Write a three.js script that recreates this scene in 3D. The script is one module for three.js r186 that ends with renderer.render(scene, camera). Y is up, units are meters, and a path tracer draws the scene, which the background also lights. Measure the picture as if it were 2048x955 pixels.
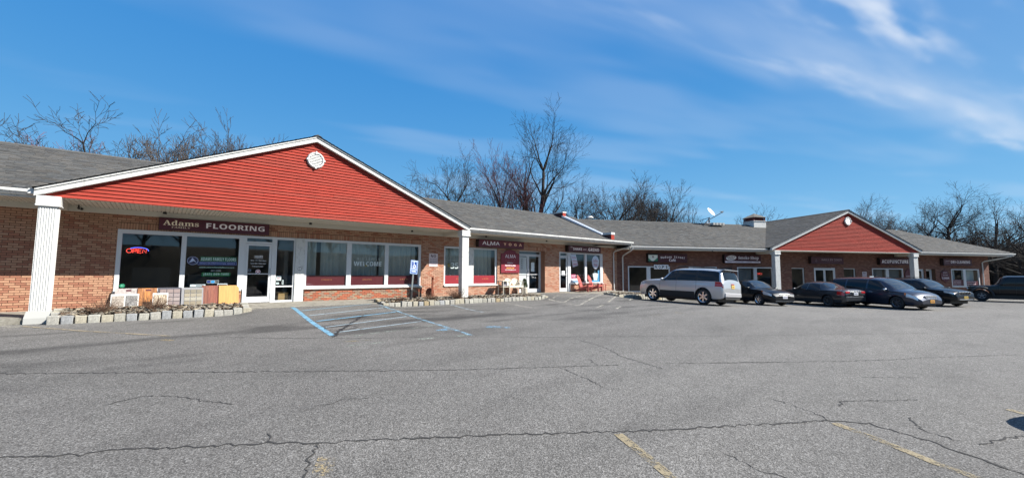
import * as THREE from 'three';
import { mergeGeometries } from 'three/addons/utils/BufferGeometryUtils.js';
import { RoundedBoxGeometry } from 'three/addons/geometries/RoundedBoxGeometry.js';

// ---------------------------------------------------------------- camera, sky, sun, exposure
const DEG = Math.PI / 180;
const scene = new THREE.Scene();
const camera = new THREE.PerspectiveCamera(59.13, 2048 / 955, 0.1, 3000);
camera.position.set(0, 1.099, 17.534);
camera.rotation.order = 'YXZ';
camera.rotation.set(4.651 * DEG, -40.075 * DEG, 0.261 * DEG);

const EXPOSURE = 2.2;
const SUN_AZ = 42 * DEG, SUN_EL = 40 * DEG;        // azimuth from the left wing's outward normal (+z) toward +x
const sunDir = new THREE.Vector3(Math.sin(SUN_AZ) * Math.cos(SUN_EL), Math.sin(SUN_EL), Math.cos(SUN_AZ) * Math.cos(SUN_EL));
const sun = new THREE.DirectionalLight(0xffffff, 5);
sun.color.setRGB(1, 0.955, 0.88);
sun.position.copy(sunDir).multiplyScalar(90).add(new THREE.Vector3(20, 0, 5));
sun.target.position.set(20, 0, 5);
sun.castShadow = true;
Object.assign(sun.shadow.camera, { left: -50, right: 50, top: 40, bottom: -40, near: 1, far: 220 });
sun.shadow.mapSize.set(4096, 4096);
scene.add(sun, sun.target);

function rng(seed) { let a = seed >>> 0; return () => { a = (a + 0x6D2B79F5) >>> 0; let t = Math.imul(a ^ (a >>> 15), 1 | a); t = (t + Math.imul(t ^ (t >>> 7), 61 | t)) ^ t; return ((t ^ (t >>> 14)) >>> 0) / 4294967296; }; }
const hash2 = (x, y, s = 0) => { let h = Math.imul(x | 0, 374761393) ^ Math.imul(y | 0, 668265263) ^ Math.imul(s, 974634777); h = Math.imul(h ^ (h >>> 13), 1274126177); return ((h ^ (h >>> 16)) >>> 0) / 4294967296; };
const sm = (t) => t * t * (3 - 2 * t);
function vnoise(x, y, s = 0, wrap = 0) {
  const xi = Math.floor(x), yi = Math.floor(y), fx = sm(x - xi), fy = sm(y - yi), w = (v) => wrap ? ((v % wrap) + wrap) % wrap : v;
  const a = hash2(w(xi), w(yi), s), b = hash2(w(xi + 1), w(yi), s), c = hash2(w(xi), w(yi + 1), s), d = hash2(w(xi + 1), w(yi + 1), s);
  return a + (b - a) * fx + (c - a) * fy + (a - b - c + d) * fx * fy;
}
const fbm = (x, y, o = 4, s = 0) => { let v = 0, a = 0.5, n = 0; for (let i = 0; i < o; i++) { v += a * vnoise(x, y, s + i); n += a; a *= 0.5; x = x * 2.03 + 7.1; y = y * 2.03 + 3.7; } return v / n; };
const clamp = (x, a = 0, b = 1) => Math.min(b, Math.max(a, x));
const sstep = (a, b, x) => sm(clamp((x - a) / (b - a)));
const lerp = (a, b, t) => a + (b - a) * t;

{ // clear blue sky with a sheet of thin cirrus on a high plane; streaks run along one wind direction
  const W = 2048, H = 1024, data = new Float32Array(W * H * 4);
  for (let j = 0; j < H; j++) {
    const el = ((j + 0.5) / H - 0.5) * Math.PI, y = Math.sin(el), c = Math.cos(el);
    for (let i = 0; i < W; i++) {
      const az = ((i + 0.5) / W - 0.5) * 2 * Math.PI, x = Math.cos(az) * c, z = Math.sin(az) * c;
      const e = Math.max(0, y);
      const cs = x * sunDir.x + y * sunDir.y + z * sunDir.z;
      const h = Math.exp(-e * 4.2);                                    // thickness of the air toward the horizon
      const glow = 0.06 * Math.pow(Math.max(0, cs), 3) + 0.3 * Math.pow(Math.max(0, cs), 40);
      let r = lerp(0.020, 0.42, Math.pow(h, 1.4)) + glow * 0.9, g = lerp(0.195, 0.74, h) + glow, b = lerp(0.60, 0.97, Math.pow(h, 0.8)) + glow;
      if (y > 0.01) {
        const px = x / y, pz = z / y, s = px * 0.965 + pz * 0.26;
        const q = pz - (0.27 * px - 1.3) + 0.22 * (fbm(px * 0.8, pz * 0.8, 3, 5) - 0.5);
        const st = fbm(s * 0.9 + 40 + q * 0.8, q * 4.5 + 9, 5, 11), st2 = fbm(s * 2.6 + 4 + q * 3, q * 13 + 31, 5, 23), big = fbm(px * 0.35 + 9, pz * 0.5 + 2, 3, 37);
        let d = sstep(-0.16, 0.16, q) * (0.1 + 0.5 * (0.35 + st2) * Math.exp(-Math.pow((q - 0.16) / 0.15, 2)) * sstep(1.0, 3.2, px) + 1.05 * sstep(0.38, 0.85, st) * sstep(0.3, 0.75, st2)) * (0.55 + 0.7 * big);
        d *= lerp(1, 0.45, sstep(0.8, 2.2, q));
        d += 0.16 * sstep(0.5, 0.78, fbm(s * 0.5 + 3, q * 1.6 + 77, 4, 51)) + 0.02;
        const cut = sstep(0.012, 0.09, y);
        d = clamp(d * 0.8, 0, 0.8) * cut;
        r = lerp(r, 0.78, d); g = lerp(g, 0.86, d); b = lerp(b, 0.98, d);
      }
      if (y < 0) { const k = sstep(0, -0.06, y); r = lerp(r, 0.16, k); g = lerp(g, 0.15, k); b = lerp(b, 0.14, k); }
      const o = (j * W + i) * 4;
      data[o] = r / EXPOSURE; data[o + 1] = g / EXPOSURE; data[o + 2] = b / EXPOSURE; data[o + 3] = 1;
    }
  }
  const sky = new THREE.DataTexture(data, W, H, THREE.RGBAFormat, THREE.FloatType);
  sky.mapping = THREE.EquirectangularReflectionMapping; sky.magFilter = THREE.LinearFilter; sky.minFilter = THREE.LinearFilter; sky.needsUpdate = true;
  scene.background = sky; scene.environment = sky;
}
const renderer = new THREE.WebGLRenderer({ antialias: true });
renderer.toneMapping = THREE.LinearToneMapping;
renderer.toneMappingExposure = EXPOSURE;
renderer.shadowMap.enabled = true;

// ---------------------------------------------------------------- helpers
const taken = {};
function numbered(name) { const n = taken[name] = (taken[name] ?? -1) + 1; return n ? name + '_' + String(n).padStart(3, '0') : name; }
function thing(name, label, category, pos = [0, 0, 0], turn = 0, group) {
  const o = new THREE.Group(); o.name = numbered(name); o.position.set(...pos); o.rotation.y = turn;
  o.userData = { label, category }; if (group) o.userData.group = group;
  scene.add(o); return o;
}
function part(name, geo, mat, parent) { const m = new THREE.Mesh(geo, mat); m.name = name; m.castShadow = m.receiveShadow = true; parent.add(m); return m; }
function solo(name, geo, mat, label, category, pos = [0, 0, 0], turn = 0, group) {
  const m = part(numbered(name), geo, mat, scene); m.position.set(...pos); m.rotation.y = turn; m.userData = { label, category }; if (group) m.userData.group = group; return m;
}
function struct(name, geo, mat) { const m = part(numbered(name), geo, mat, scene); m.userData = { kind: 'structure' }; return m; }
const col = (r, g, b) => new THREE.Color().setRGB(r, g, b);
const std = (r, g, b, rough = 0.7, extra = {}) => new THREE.MeshStandardMaterial({ color: col(r, g, b), roughness: rough, ...extra });
const phys = (r, g, b, rough = 0.5, extra = {}) => new THREE.MeshPhysicalMaterial({ color: col(r, g, b), roughness: rough, ...extra });

class GB { // collects flat faces with optional colours; uv in metres
  constructor() { this.p = []; this.n = []; this.u = []; this.c = []; }
  quad(a, b, c, d, k = [1, 1, 1]) { this.tri(a, b, c, k); this.tri(a, c, d, k); }
  tri(a, b, c, k = [1, 1, 1]) {
    const ux = b[0] - a[0], uy = b[1] - a[1], uz = b[2] - a[2], vx = c[0] - a[0], vy = c[1] - a[1], vz = c[2] - a[2];
    let nx = uy * vz - uz * vy, ny = uz * vx - ux * vz, nz = ux * vy - uy * vx; const l = Math.hypot(nx, ny, nz) || 1; nx /= l; ny /= l; nz /= l;
    const ax = Math.abs(nx), ay = Math.abs(ny), az = Math.abs(nz);
    for (const q of [a, b, c]) {
      this.p.push(q[0], q[1], q[2]); this.n.push(nx, ny, nz); this.c.push(k[0], k[1], k[2]);
      if (az >= ax && az >= ay) this.u.push(q[0], q[1]); else if (ay >= ax) this.u.push(q[0], q[2]); else this.u.push(q[2], q[1]);
    }
  }
  box(x0, x1, y0, y1, z0, z1, k, open = '') { // open: letters of faces left out (f b l r t d)
    const A = [x0, y0, z1], B = [x1, y0, z1], C = [x1, y1, z1], D = [x0, y1, z1], E = [x0, y0, z0], F = [x1, y0, z0], G = [x1, y1, z0], H = [x0, y1, z0];
    if (!open.includes('f')) this.quad(A, B, C, D, k); if (!open.includes('b')) this.quad(F, E, H, G, k);
    if (!open.includes('l')) this.quad(E, A, D, H, k); if (!open.includes('r')) this.quad(B, F, G, C, k);
    if (!open.includes('t')) this.quad(D, C, G, H, k); if (!open.includes('d')) this.quad(E, F, B, A, k);
    return this;
  }
  build(colors = false) {
    const g = new THREE.BufferGeometry();
    g.setAttribute('position', new THREE.Float32BufferAttribute(this.p, 3)); g.setAttribute('normal', new THREE.Float32BufferAttribute(this.n, 3)); g.setAttribute('uv', new THREE.Float32BufferAttribute(this.u, 2));
    if (colors) g.setAttribute('color', new THREE.Float32BufferAttribute(this.c, 3));
    return g;
  }
}
const boxG = (x0, x1, y0, y1, z0, z1) => new GB().box(x0, x1, y0, y1, z0, z1).build();
function rbox(w, h, d, r = 0.01, x = 0, y = 0, z = 0) { const g = new RoundedBoxGeometry(w, h, d, 2, Math.min(r, w / 2.01, h / 2.01, d / 2.01)); g.translate(x, y, z); return g; }
function merge(list) {
  const out = list.map((g) => { const k = g.index ? g.toNonIndexed() : g; for (const n of Object.keys(k.attributes)) if (!['position', 'normal', 'uv'].includes(n)) k.deleteAttribute(n); return k; });
  return mergeGeometries(out);
}
// tapered tube along points; radii per point
function tubeInto(P, pts, rad, sides, capEnd = true) {
  let up = new THREE.Vector3(0.31, 0.2, 0.93); const t = new THREE.Vector3(), s = new THREE.Vector3(), b = new THREE.Vector3();
  let prev = null;
  for (let i = 0; i < pts.length; i++) {
    const a = pts[Math.max(0, i - 1)], c = pts[Math.min(pts.length - 1, i + 1)];
    t.subVectors(c, a).normalize(); s.crossVectors(t, up); if (s.lengthSq() < 0.02) s.crossVectors(t, new THREE.Vector3(1, 0.1, 0)); s.normalize(); b.crossVectors(s, t).normalize(); up.copy(b);
    const ring = [];
    for (let k = 0; k < sides; k++) { const th = k / sides * 2 * Math.PI, cx = Math.cos(th), sx = Math.sin(th); const nx = s.x * cx + b.x * sx, ny = s.y * cx + b.y * sx, nz = s.z * cx + b.z * sx; ring.push([pts[i].x + nx * rad[i], pts[i].y + ny * rad[i], pts[i].z + nz * rad[i], nx, ny, nz]); }
    if (prev) for (let k = 0; k < sides; k++) {
      const A = prev[k], B = prev[(k + 1) % sides], C = ring[(k + 1) % sides], D = ring[k];
      for (const q of [A, C, B, A, D, C]) { P.p.push(q[0], q[1], q[2]); P.n.push(q[3], q[4], q[5]); P.u.push(0, 0); P.c.push(1, 1, 1); }
    }
    prev = ring;
  }
  return P;
}
const V = (x, y, z) => new THREE.Vector3(x, y, z);
function tube(pts, r, sides = 8) { const P = new GB(); tubeInto(P, pts.map((q) => V(...q)), pts.map((_, i) => Array.isArray(r) ? r[i] : r), sides); return P.build(); }
const bar = (a, b, r, sides = 8) => tube([a, b], r, sides);
function canvasTex(w, h, draw, srgb = true) {
  const c = document.createElement('canvas'); c.width = w; c.height = h; const g = c.getContext('2d'); draw(g, w, h);
  const t = new THREE.CanvasTexture(c); if (srgb) t.colorSpace = THREE.SRGBColorSpace; t.anisotropy = 8; return t;
}
function noiseTex(size, fn, srgb = true) {
  const d = new Uint8Array(size * size * 4);
  for (let j = 0; j < size; j++) for (let i = 0; i < size; i++) { const v = fn(i, j, size), o = (j * size + i) * 4; d[o] = clamp(v[0], 0, 255); d[o + 1] = clamp(v[1], 0, 255); d[o + 2] = clamp(v[2], 0, 255); d[o + 3] = 255; }
  const t = new THREE.DataTexture(d, size, size); t.wrapS = t.wrapT = THREE.RepeatWrapping; t.magFilter = THREE.LinearFilter; t.minFilter = THREE.LinearMipmapLinearFilter; t.generateMipmaps = true; if (srgb) t.colorSpace = THREE.SRGBColorSpace; t.needsUpdate = true; return t;
}
// left wing stands along +x at z = 0; the right wing turns toward the lot at the inner corner
const PHI = 27.3 * DEG, CORNER = 24.2;
const RW = (s, h, z) => [CORNER + s * Math.cos(PHI) - z * Math.sin(PHI), h, s * Math.sin(PHI) + z * Math.cos(PHI)];
const groundH = (x, z) => { const w = sstep(17, 31, x), l = -0.2 - 0.0315 * (clamp(z, 2.3, 16) - 2.3); return l * (1 - w) - 0.78 * w; };
// dropped kerbs: the asphalt rises to the walk between the planting beds
const lotH = (x, z) => { const k = Math.max(sstep(1.6, 2.6, x) * (1 - sstep(6.3, 7.2, x)), sstep(14.6, 15.6, x) * (1 - sstep(19.4, 20.4, x))); return groundH(x, z) + (x < 12 ? 0.13 : 0.19) * k * (1 - sstep(1.9, 6.0, z)); };

// ---------------------------------------------------------------- shared materials
const M = {};
M.white = std(0.66, 0.66, 0.65, 0.5, { map: noiseTex(256, (i, j) => { const v = 240 - 26 * sstep(0.5, 0.8, 0.6 * vnoise(i / 5, j / 34, 3, 51) + 0.4 * vnoise(i / 17, j / 17, 4, 15)) - 10 * hash2(i, j, 6); return [v, v, v - 3]; }) });
M.whiteMetal = std(0.56, 0.57, 0.58, 0.4);
M.cream = std(0.70, 0.68, 0.61, 0.6);
M.soffit = std(0.55, 0.52, 0.45, 0.7);
M.black = std(0.012, 0.012, 0.013, 0.5);
M.dark = std(0.03, 0.03, 0.032, 0.7);
M.glass = phys(0.82, 0.86, 0.86, 0.02, { transmission: 1, thickness: 0, ior: 1.72 });
M.interior = std(0.20, 0.19, 0.17, 0.9);
M.interiorFloor = std(0.10, 0.085, 0.07, 0.6);
M.maroon = std(0.075, 0.008, 0.014, 0.45);
M.concrete = new THREE.MeshStandardMaterial({ roughness: 0.9, map: noiseTex(256, (i, j, s) => { const n = 120 + 26 * (vnoise(i / 8, j / 8, 3, 32) - 0.5) + 30 * (vnoise(i / 32, j / 32, 4, 8) - 0.5) + 22 * (hash2(i, j, 5) - 0.5); return [n + 4, n, n - 10]; }) });
// ---------------------------------------------------------------- ground, parking lot, markings, cracks
{
  struct('ground', (() => { const g = new THREE.CircleGeometry(1500, 64); g.rotateX(-Math.PI / 2); g.translate(20, -1.05, 0); return g; })(), std(0.10, 0.088, 0.058, 1));
  const axis = (list) => { const o = []; for (const [a, b, st] of list) for (let v = a; v < b - 1e-6; v += st) o.push(v); o.push(list[list.length - 1][1]); return o; };
  const xs = axis([[-60, -8, 4], [-8, 24, 0.25], [24, 52, 0.5], [52, 110, 4]]), zs = axis([[-18, 0, 3], [0, 18, 0.25], [18, 26, 0.5], [26, 44, 3]]);
  const pos = [], uv = [], cl = [], idx = [];
  for (const z of zs) for (const x of xs) {
    const edge = x < -58 || x > 108 || z > 42 || z < -16;
    pos.push(x, edge ? -1.3 : lotH(x, z), z); uv.push(x / 2.6, z / 2.6);
    const big = fbm(x * 0.16 + 3, z * 0.2 + 8, 3, 61), mid = fbm(x * 0.55, z * 1.5, 4, 71), streak = fbm(x * 0.45 + 20, z * 3.0, 4, 81);
    // oil and tyre staining where cars stop, in ragged patches
    const stall = sstep(1.5, 3.5, z) * (1 - sstep(6.5, 10, z)) * (1 - sstep(26, 30, x));
    let v = 0.98 + 0.46 * (big - 0.5) + 0.3 * (mid - 0.5) - 0.5 * stall * sstep(0.5, 0.72, streak) - 0.12 * sstep(0.55, 0.75, streak) * (1 - stall);
    cl.push(v, v * 0.995, v * 0.985);
  }
  const n = xs.length;
  for (let j = 0; j < zs.length - 1; j++) for (let i = 0; i < n - 1; i++) { const a = j * n + i; idx.push(a, a + n, a + 1, a + 1, a + n, a + n + 1); }
  const g = new THREE.BufferGeometry(); g.setAttribute('position', new THREE.Float32BufferAttribute(pos, 3)); g.setAttribute('uv', new THREE.Float32BufferAttribute(uv, 2)); g.setAttribute('color', new THREE.Float32BufferAttribute(cl, 3)); g.setIndex(idx); g.computeVertexNormals();
  const grain = (i, j, s) => { // stone chips in tar
    const a = vnoise(i / 3.2, j / 3.2, 91, 320), b = hash2(i, j, 92), c = vnoise(i / 7, j / 7, 93, 146.2857 | 0), d = vnoise(i / 60, j / 60, 94, 17);
    return 0.62 * (a - 0.5) + 0.4 * (b - 0.5) + 0.16 * (c - 0.5) + 0.05 * (d - 0.5);
  };
  const map = noiseTex(1024, (i, j, s) => { const v = grain(i, j, s), k = 89 + 108 * v + 55 * Math.max(0, v - 0.14); return [k + 2, k, k - 3]; });
  const bump = noiseTex(1024, (i, j, s) => { const k = 128 + 230 * grain(i, j, s); return [k, k, k]; }, false);
  const lot = struct('parking_lot', g, new THREE.MeshStandardMaterial({ map, bumpMap: bump, bumpScale: 0.006, roughness: 0.93, vertexColors: true }));

  // strips laid on the asphalt: follow its height
  const R = rng(77);
  function ribbon(pts, width, lift, jit = 0, step = 0.12, B = new GB()) {
    const path = [];
    for (let i = 0; i < pts.length - 1; i++) { const [x0, z0] = pts[i], [x1, z1] = pts[i + 1], L = Math.hypot(x1 - x0, z1 - z0), m = Math.max(1, Math.round(L / step)); for (let k = 0; k < m; k++) path.push([lerp(x0, x1, k / m), lerp(z0, z1, k / m)]); }
    path.push(pts[pts.length - 1]);
    const L = [], Rr = [];
    path.forEach(([x, z], i) => {
      const a = path[Math.max(0, i - 1)], b = path[Math.min(path.length - 1, i + 1)]; let dx = b[0] - a[0], dz = b[1] - a[1]; const l = Math.hypot(dx, dz) || 1; dx /= l; dz /= l;
      const off = jit ? (R() - 0.5) * jit : 0, w = (jit ? width * (0.35 + 1.1 * R()) * (i === 0 || i === path.length - 1 ? 0.15 : 1) : width) / 2;
      const cx = x - dz * off, cz = z + dx * off;
      L.push([cx - dz * w, lotH(cx - dz * w, cz + dx * w) + lift, cz + dx * w]); Rr.push([cx + dz * w, lotH(cx + dz * w, cz - dx * w) + lift, cz - dx * w]);
    });
    for (let i = 0; i < path.length - 1; i++) B.quad(L[i], L[i + 1], Rr[i + 1], Rr[i]);
    return B;
  }
  const crackMat = std(0.028, 0.027, 0.026, 1);
  const cracks = [
    [0.042, [[-2.6, 10.9], [-0.94, 11.85], [-0.65, 12.0], [-0.42, 12.16], [-0.18, 12.19], [0.15, 12.42], [0.7, 12.72], [0.94, 12.85], [1.22, 13.09], [1.54, 13.25], [2.2, 13.65], [2.92, 14.08], [3.49, 14.44], [4.19, 14.89], [4.85, 15.24], [5.61, 15.69], [6.22, 16.02], [6.48, 16.35], [6.34, 16.63], [6.27, 16.91], [6.1, 17.16], [5.84, 17.6], [5.6, 18.6]]],
    [0.025, [[0.93, 12.58], [0.94, 12.85]]], [0.03, [[1.29, 13.14], [1.16, 13.35], [1.02, 13.74], [1.0, 14.4]]],
    [0.034, [[-3.6, 6.9], [-1.65, 8.03], [-0.28, 8.9], [1.31, 9.92], [2.44, 10.66], [3.78, 11.47], [5.28, 12.29], [6.47, 12.88]]],
    [0.02, [[5.42, 12.4], [5.22, 13.22], [5.09, 13.61]]], [0.026, [[7.73, 10.85], [7.51, 11.75], [7.07, 12.5], [6.86, 13.53]]], [0.024, [[8.01, 13.78], [9.28, 14.54]]],
    [0.024, [[-0.42, 10.61], [-0.02, 10.44], [0.24, 10.63], [0.5, 11.02], [0.81, 11.41]]], [0.016, [[1.6, 12.06], [1.92, 11.97], [2.19, 12.1]]],
    [0.026, [[0.56, 5.62], [1.81, 6.84], [3.41, 7.84], [5.4, 8.85], [7.41, 10.18], [9.73, 11.46], [12.2, 12.91], [15.15, 14.44], [19.97, 16.95], [27, 20]]],
    [0.028, [[7.28, 13.29], [10.62, 15.34], [12.45, 16.23], [14.58, 17.52]]], [0.03, [[6.97, 15.94], [7.29, 15.92], [7.74, 16.24], [8.23, 16.59]]], [0.022, [[6.59, 15.29], [6.42, 15.77], [6.22, 16.05]]],
    [0.022, [[9.14, 15.77], [9.33, 15.87], [9.98, 16.41]]], [0.03, [[6.54, 17.21], [6.94, 17.34], [7.3, 17.5]]], [0.014, [[4.3, 15.64], [4.2, 15.94], [4.2, 16.3]]], [0.03, [[7.14, 16.62], [6.64, 16.8], [6.53, 17.07]]],
    [0.02, [[6.38, 12.2], [6.1, 12.67]]], [0.018, [[10.5, 7.4], [13, 7.9], [15.4, 8.1]]], [0.018, [[21.5, 14.2], [25, 16.3], [27.5, 17.2]]],
  ];
  for (const [w, pts] of cracks) part('crack', ribbon(pts, w * 0.62, 0.004, 0.06, 0.05).build(), crackMat, lot);
  const tar = std(0.018, 0.018, 0.019, 0.8);
  { const B = ribbon([[4.95, 4.45], [4.5, 5.2], [4.12, 5.79], [3.75, 6.35], [3.51, 6.77], [3.16, 7.53]], 0.085, 0.009, 0.1, 0.1); ribbon([[4.46, 4.8], [5.04, 4.65]], 0.05, 0.01, 0.05, 0.1, B); const loop = []; for (let k = 0; k <= 14; k++) loop.push([3.72 + 0.42 * Math.cos(k * 0.45), 6.3 + 0.28 * Math.sin(k * 0.45)]); ribbon(loop, 0.03, 0.011, 0.03, 0.1, B); part('tar_seam', B.build(), tar, lot); }
  // worn paint: flakes are missing
  const worn = (lo) => noiseTex(256, (i, j) => { const v = 0.5 * vnoise(i / 3, j / 3, 15, 86) + 0.3 * vnoise(i / 11, j / 11, 16, 24) + 0.45 * vnoise(i / 40, j / 40, 17, 7) + 0.25 * hash2(i, j, 18); const k = sstep(lo, lo + 0.3, v) * 255; return [k, k, k]; }, false);
  const wornA = worn(0.38), wornB = worn(0.58), wornC = worn(0.74);
  const paint = (r, g, b, a) => { const m = std(r, g, b, 0.85); m.alphaMap = a; m.transparent = true; return m; };
  const blue = paint(0.13, 0.28, 0.39, wornA), blueB = paint(0.17, 0.28, 0.35, wornB), paleB = paint(0.26, 0.31, 0.33, wornB), yellow = paint(0.225, 0.185, 0.115, wornB), white = paint(0.33, 0.31, 0.26, wornB), faint = paint(0.28, 0.22, 0.11, wornC), faintG = paint(0.28, 0.32, 0.27, wornC), paleA = paint(0.25, 0.31, 0.34, wornA), blueA = paint(0.17, 0.28, 0.35, wornA);
  const line = (pts, w, m, lift = 0.005) => part('painted_line', ribbon(pts, w, lift).build(), m, lot);
  line([[3.52, 1.95], [3.4, 3.82], [3.29, 6.0], [3.19, 7.32]], 0.13, blue); line([[6.3, 2.5], [6.27, 5.38], [6.12, 7.16], [5.94, 8.94]], 0.12, blueB);
  [[[3.57, 3.0], [6.15, 2.1]], [[3.54, 3.98], [6.16, 3.21]], [[3.48, 4.96], [6.15, 4.21]], [[3.41, 6.0], [6.1, 5.15]], [[3.34, 6.96], [6.02, 6.25]], [[3.3, 7.7], [5.96, 7.12]]].forEach((p, i) => line(p, 0.085, [blueA, paleA, blue, paleA, paleA, faintG][i], 0.009));
  line([[3.02, 8.66], [3.86, 8.69]], 0.1, faintG); line([[4.6, 8.75], [5.9, 8.92]], 0.1, faintG); line([[3.16, 8.2], [3.73, 8.3]], 0.1, faint);
  line([[5.55, 8.03], [6.0, 7.86]], 0.22, paint(0.15, 0.32, 0.46, wornC), 0.013); line([[7.04, 8.03], [7.52, 8.52]], 0.3, paint(0.15, 0.32, 0.46, wornC));
  line([[9.34, 2.5], [9.04, 4.21], [8.99, 5.3]], 0.12, paleB); line([[12.07, 2.61], [11.69, 4.33], [11.6, 5.33]], 0.1, white);
  line([[14.9, 2.65], [14.58, 4.04], [14.09, 5.29]], 0.1, white);
  for (const p of [[[15.75, 2.55], [14.98, 2.8]], [[18.22, 2.46], [14.75, 3.87]], [[19.69, 2.31], [14.3, 5.15]], [[20.59, 2.72], [16.6, 5.0]], [[15.4, 5.6], [13.99, 6.35]], [[20.44, 3.83], [18.6, 4.8]], [[15.6, 6.4], [14.6, 6.9]]]) line(p, 0.1, white, 0.009);
  line([[3.83, 14.74], [3.62, 15.19], [3.43, 15.57], [2.2, 18.2]], 0.105, yellow); line([[6.16, 16.08], [5.91, 16.53], [5.61, 16.96], [4.9, 18.4], [4.2, 19.9]], 0.105, yellow); line([[8.55, 17.38], [8.38, 17.6], [7.2, 20]], 0.1, yellow); line([[1.28, 13.44], [1.11, 13.81], [0.4, 15.3]], 0.16, paint(0.3, 0.235, 0.13, wornC));
  line([[-2.94, 1.95], [-2.4, 2.42]], 0.09, white); line([[-3.6, 2.75], [-2.67, 2.54], [-2.35, 2.42]], 0.09, white); line([[-2.35, 2.42], [-1.34, 3.75], [-0.29, 4.94], [0.3, 5.61]], 0.08, paint(0.27, 0.22, 0.14, wornB), 0.009);
  for (const p of [[[16.2, 9.3], [16.5, 9.7]], [[15.66, 8.9], [15.7, 9.2]], [[13.9, 8.9], [14.34, 9.0]], [[30.2, 9.6], [28.96, 10.91]], [[27.4, 11.8], [26.6, 13.2]], [[0.16, 6.0], [0.32, 6.26]]]) line(p, 0.12, faint);

  // walks in front of the shops: slabs with open joints
  const walk = (name, x0, x1, z1, topAt, place) => {
    const o = new THREE.Group(); o.name = numbered(name); o.userData = { kind: 'structure' }; scene.add(o); place && place(o);
    for (let x = x0; x < x1 - 0.1; x += 1.52) { const e = Math.min(x1, x + 1.52) - 0.012; const B = new GB(), y0 = topAt, y1 = topAt - 0.05; B.quad([x, y0, 0.02], [x, y1, z1], [e, y1, z1], [e, y0, 0.02]); B.quad([x, y1, z1], [x, y1 - 0.35, z1], [e, y1 - 0.35, z1], [e, y1, z1]); B.quad([e, y0, 0.02], [e, y1, z1], [e, y1 - 0.35, z1], [e, y0 - 0.35, 0.02]); B.quad([x, y1, z1], [x, y0, 0.02], [x, y0 - 0.35, 0.02], [x, y1 - 0.35, z1]); part('slab', B.build(), M.concrete, o); }
    part('slab_bed', boxG(x0, x1, topAt - 0.4, topAt - 0.07, 0.03, z1 - 0.03), M.dark, o);
  };
  walk('walk', -14, 23.3, 1.9, 0, null);
  walk('walk', 1.2, 36, 1.8, -0.55, (o) => { o.position.set(...RW(0, 0, 0)); o.rotation.y = -PHI; });
}
// ---------------------------------------------------------------- the two shop wings
const PITCH = 0.4167, CT = Math.cos(Math.atan(PITCH)), ST = Math.sin(Math.atan(PITCH));
const brickMat = new THREE.MeshStandardMaterial({ vertexColors: true, roughness: 0.9, bumpScale: 0.002, bumpMap: noiseTex(256, (i, j) => { const v = 128 + 90 * (vnoise(i / 4, j / 4, 41, 64) - 0.5) + 60 * (hash2(i, j, 42) - 0.5); return [v, v, v]; }, false) });
brickMat.bumpMap.repeat.set(3, 3);
const mortarMat = std(0.10, 0.058, 0.04, 1);
const shingleMat = new THREE.MeshStandardMaterial({ side: THREE.DoubleSide, vertexColors: true, roughness: 0.95, map: noiseTex(256, (i, j) => { const v = 215 + 80 * (hash2(i, j, 43) - 0.5) + 30 * (vnoise(i / 6, j / 6, 44, 42) - 0.5); return [v, v, v]; }) });
shingleMat.map.repeat.set(2, 2);
const sidingFade = noiseTex(256, (i, j) => { const v = 240 + 16 * (vnoise(i / 40, j / 60, 3, 6) - 0.5) + 9 * (vnoise(i / 5, j / 30, 4, 51) - 0.5) + 6 * (hash2(i, j, 5) - 0.5); return [v, v, v]; });
sidingFade.repeat.set(0.4, 0.9);
const sidingMats = [0, 1, 2, 3].map((k) => phys(0.335 - 0.012 * k, 0.044 + 0.0015 * k, 0.029 + 0.0015 * k, 0.8, { specularIntensity: 0.35, map: sidingFade }));
const deckMat = std(0.06, 0.058, 0.055, 1, { side: THREE.DoubleSide });

// rectangles of a wall that are left once the openings are cut
function solids(x0, x1, y0, y1, holes) {
  const xs = [...new Set([x0, x1, ...holes.flatMap((h) => [h[0], h[1]])])].filter((v) => v >= x0 && v <= x1).sort((a, b) => a - b), out = [];
  for (let i = 0; i < xs.length - 1; i++) {
    const m = (xs[i] + xs[i + 1]) / 2; let y = y0;
    for (const h of holes.filter((h) => h[0] < m && h[1] > m).sort((a, b) => a[2] - b[2])) { if (h[2] > y) out.push([xs[i], xs[i + 1], y, Math.min(y1, h[2])]); y = Math.max(y, h[3]); }
    if (y < y1) out.push([xs[i], xs[i + 1], y, y1]);
  }
  return out;
}
// running bond, clipped at the openings; soldiers: bands of upright bricks [x0, x1, y0, y1]
function brickList(x0, x1, y0, y1, holes, soldiers, tint, seed) {
  const C = 0.0677, L = 0.203, J = 0.012, R = rng(seed), out = [], skip = [...holes, ...soldiers];
  let row = 0;
  for (let y = y0; y + 0.03 < y1; y += C, row++) {
    const ym = y + C / 2, top = Math.min(y + C - J, y1), cut = skip.filter((h) => h[2] < ym && h[3] > ym).sort((a, b) => a[0] - b[0]);
    for (let x = x0 - (row % 2) * L / 2; x < x1; x += L) {
      let segs = [[Math.max(x, x0), Math.min(x + L - J, x1)]];
      for (const h of cut) segs = segs.flatMap(([a, b]) => b <= h[0] || a >= h[1] ? [[a, b]] : [[a, h[0]], [h[1], b]].filter(([p, q]) => q - p > 0.02));
      for (const [a, b] of segs) if (b - a > 0.02) out.push([a, b, y, top, tint(a, y, R)]);
    }
  }
  for (const [a, b, c, d] of soldiers) for (let x = a; x < b - 0.03; x += C) out.push([x, Math.min(b, x + C - J), c, d - J, tint(x, c, R)]);
  return out;
}
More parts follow.
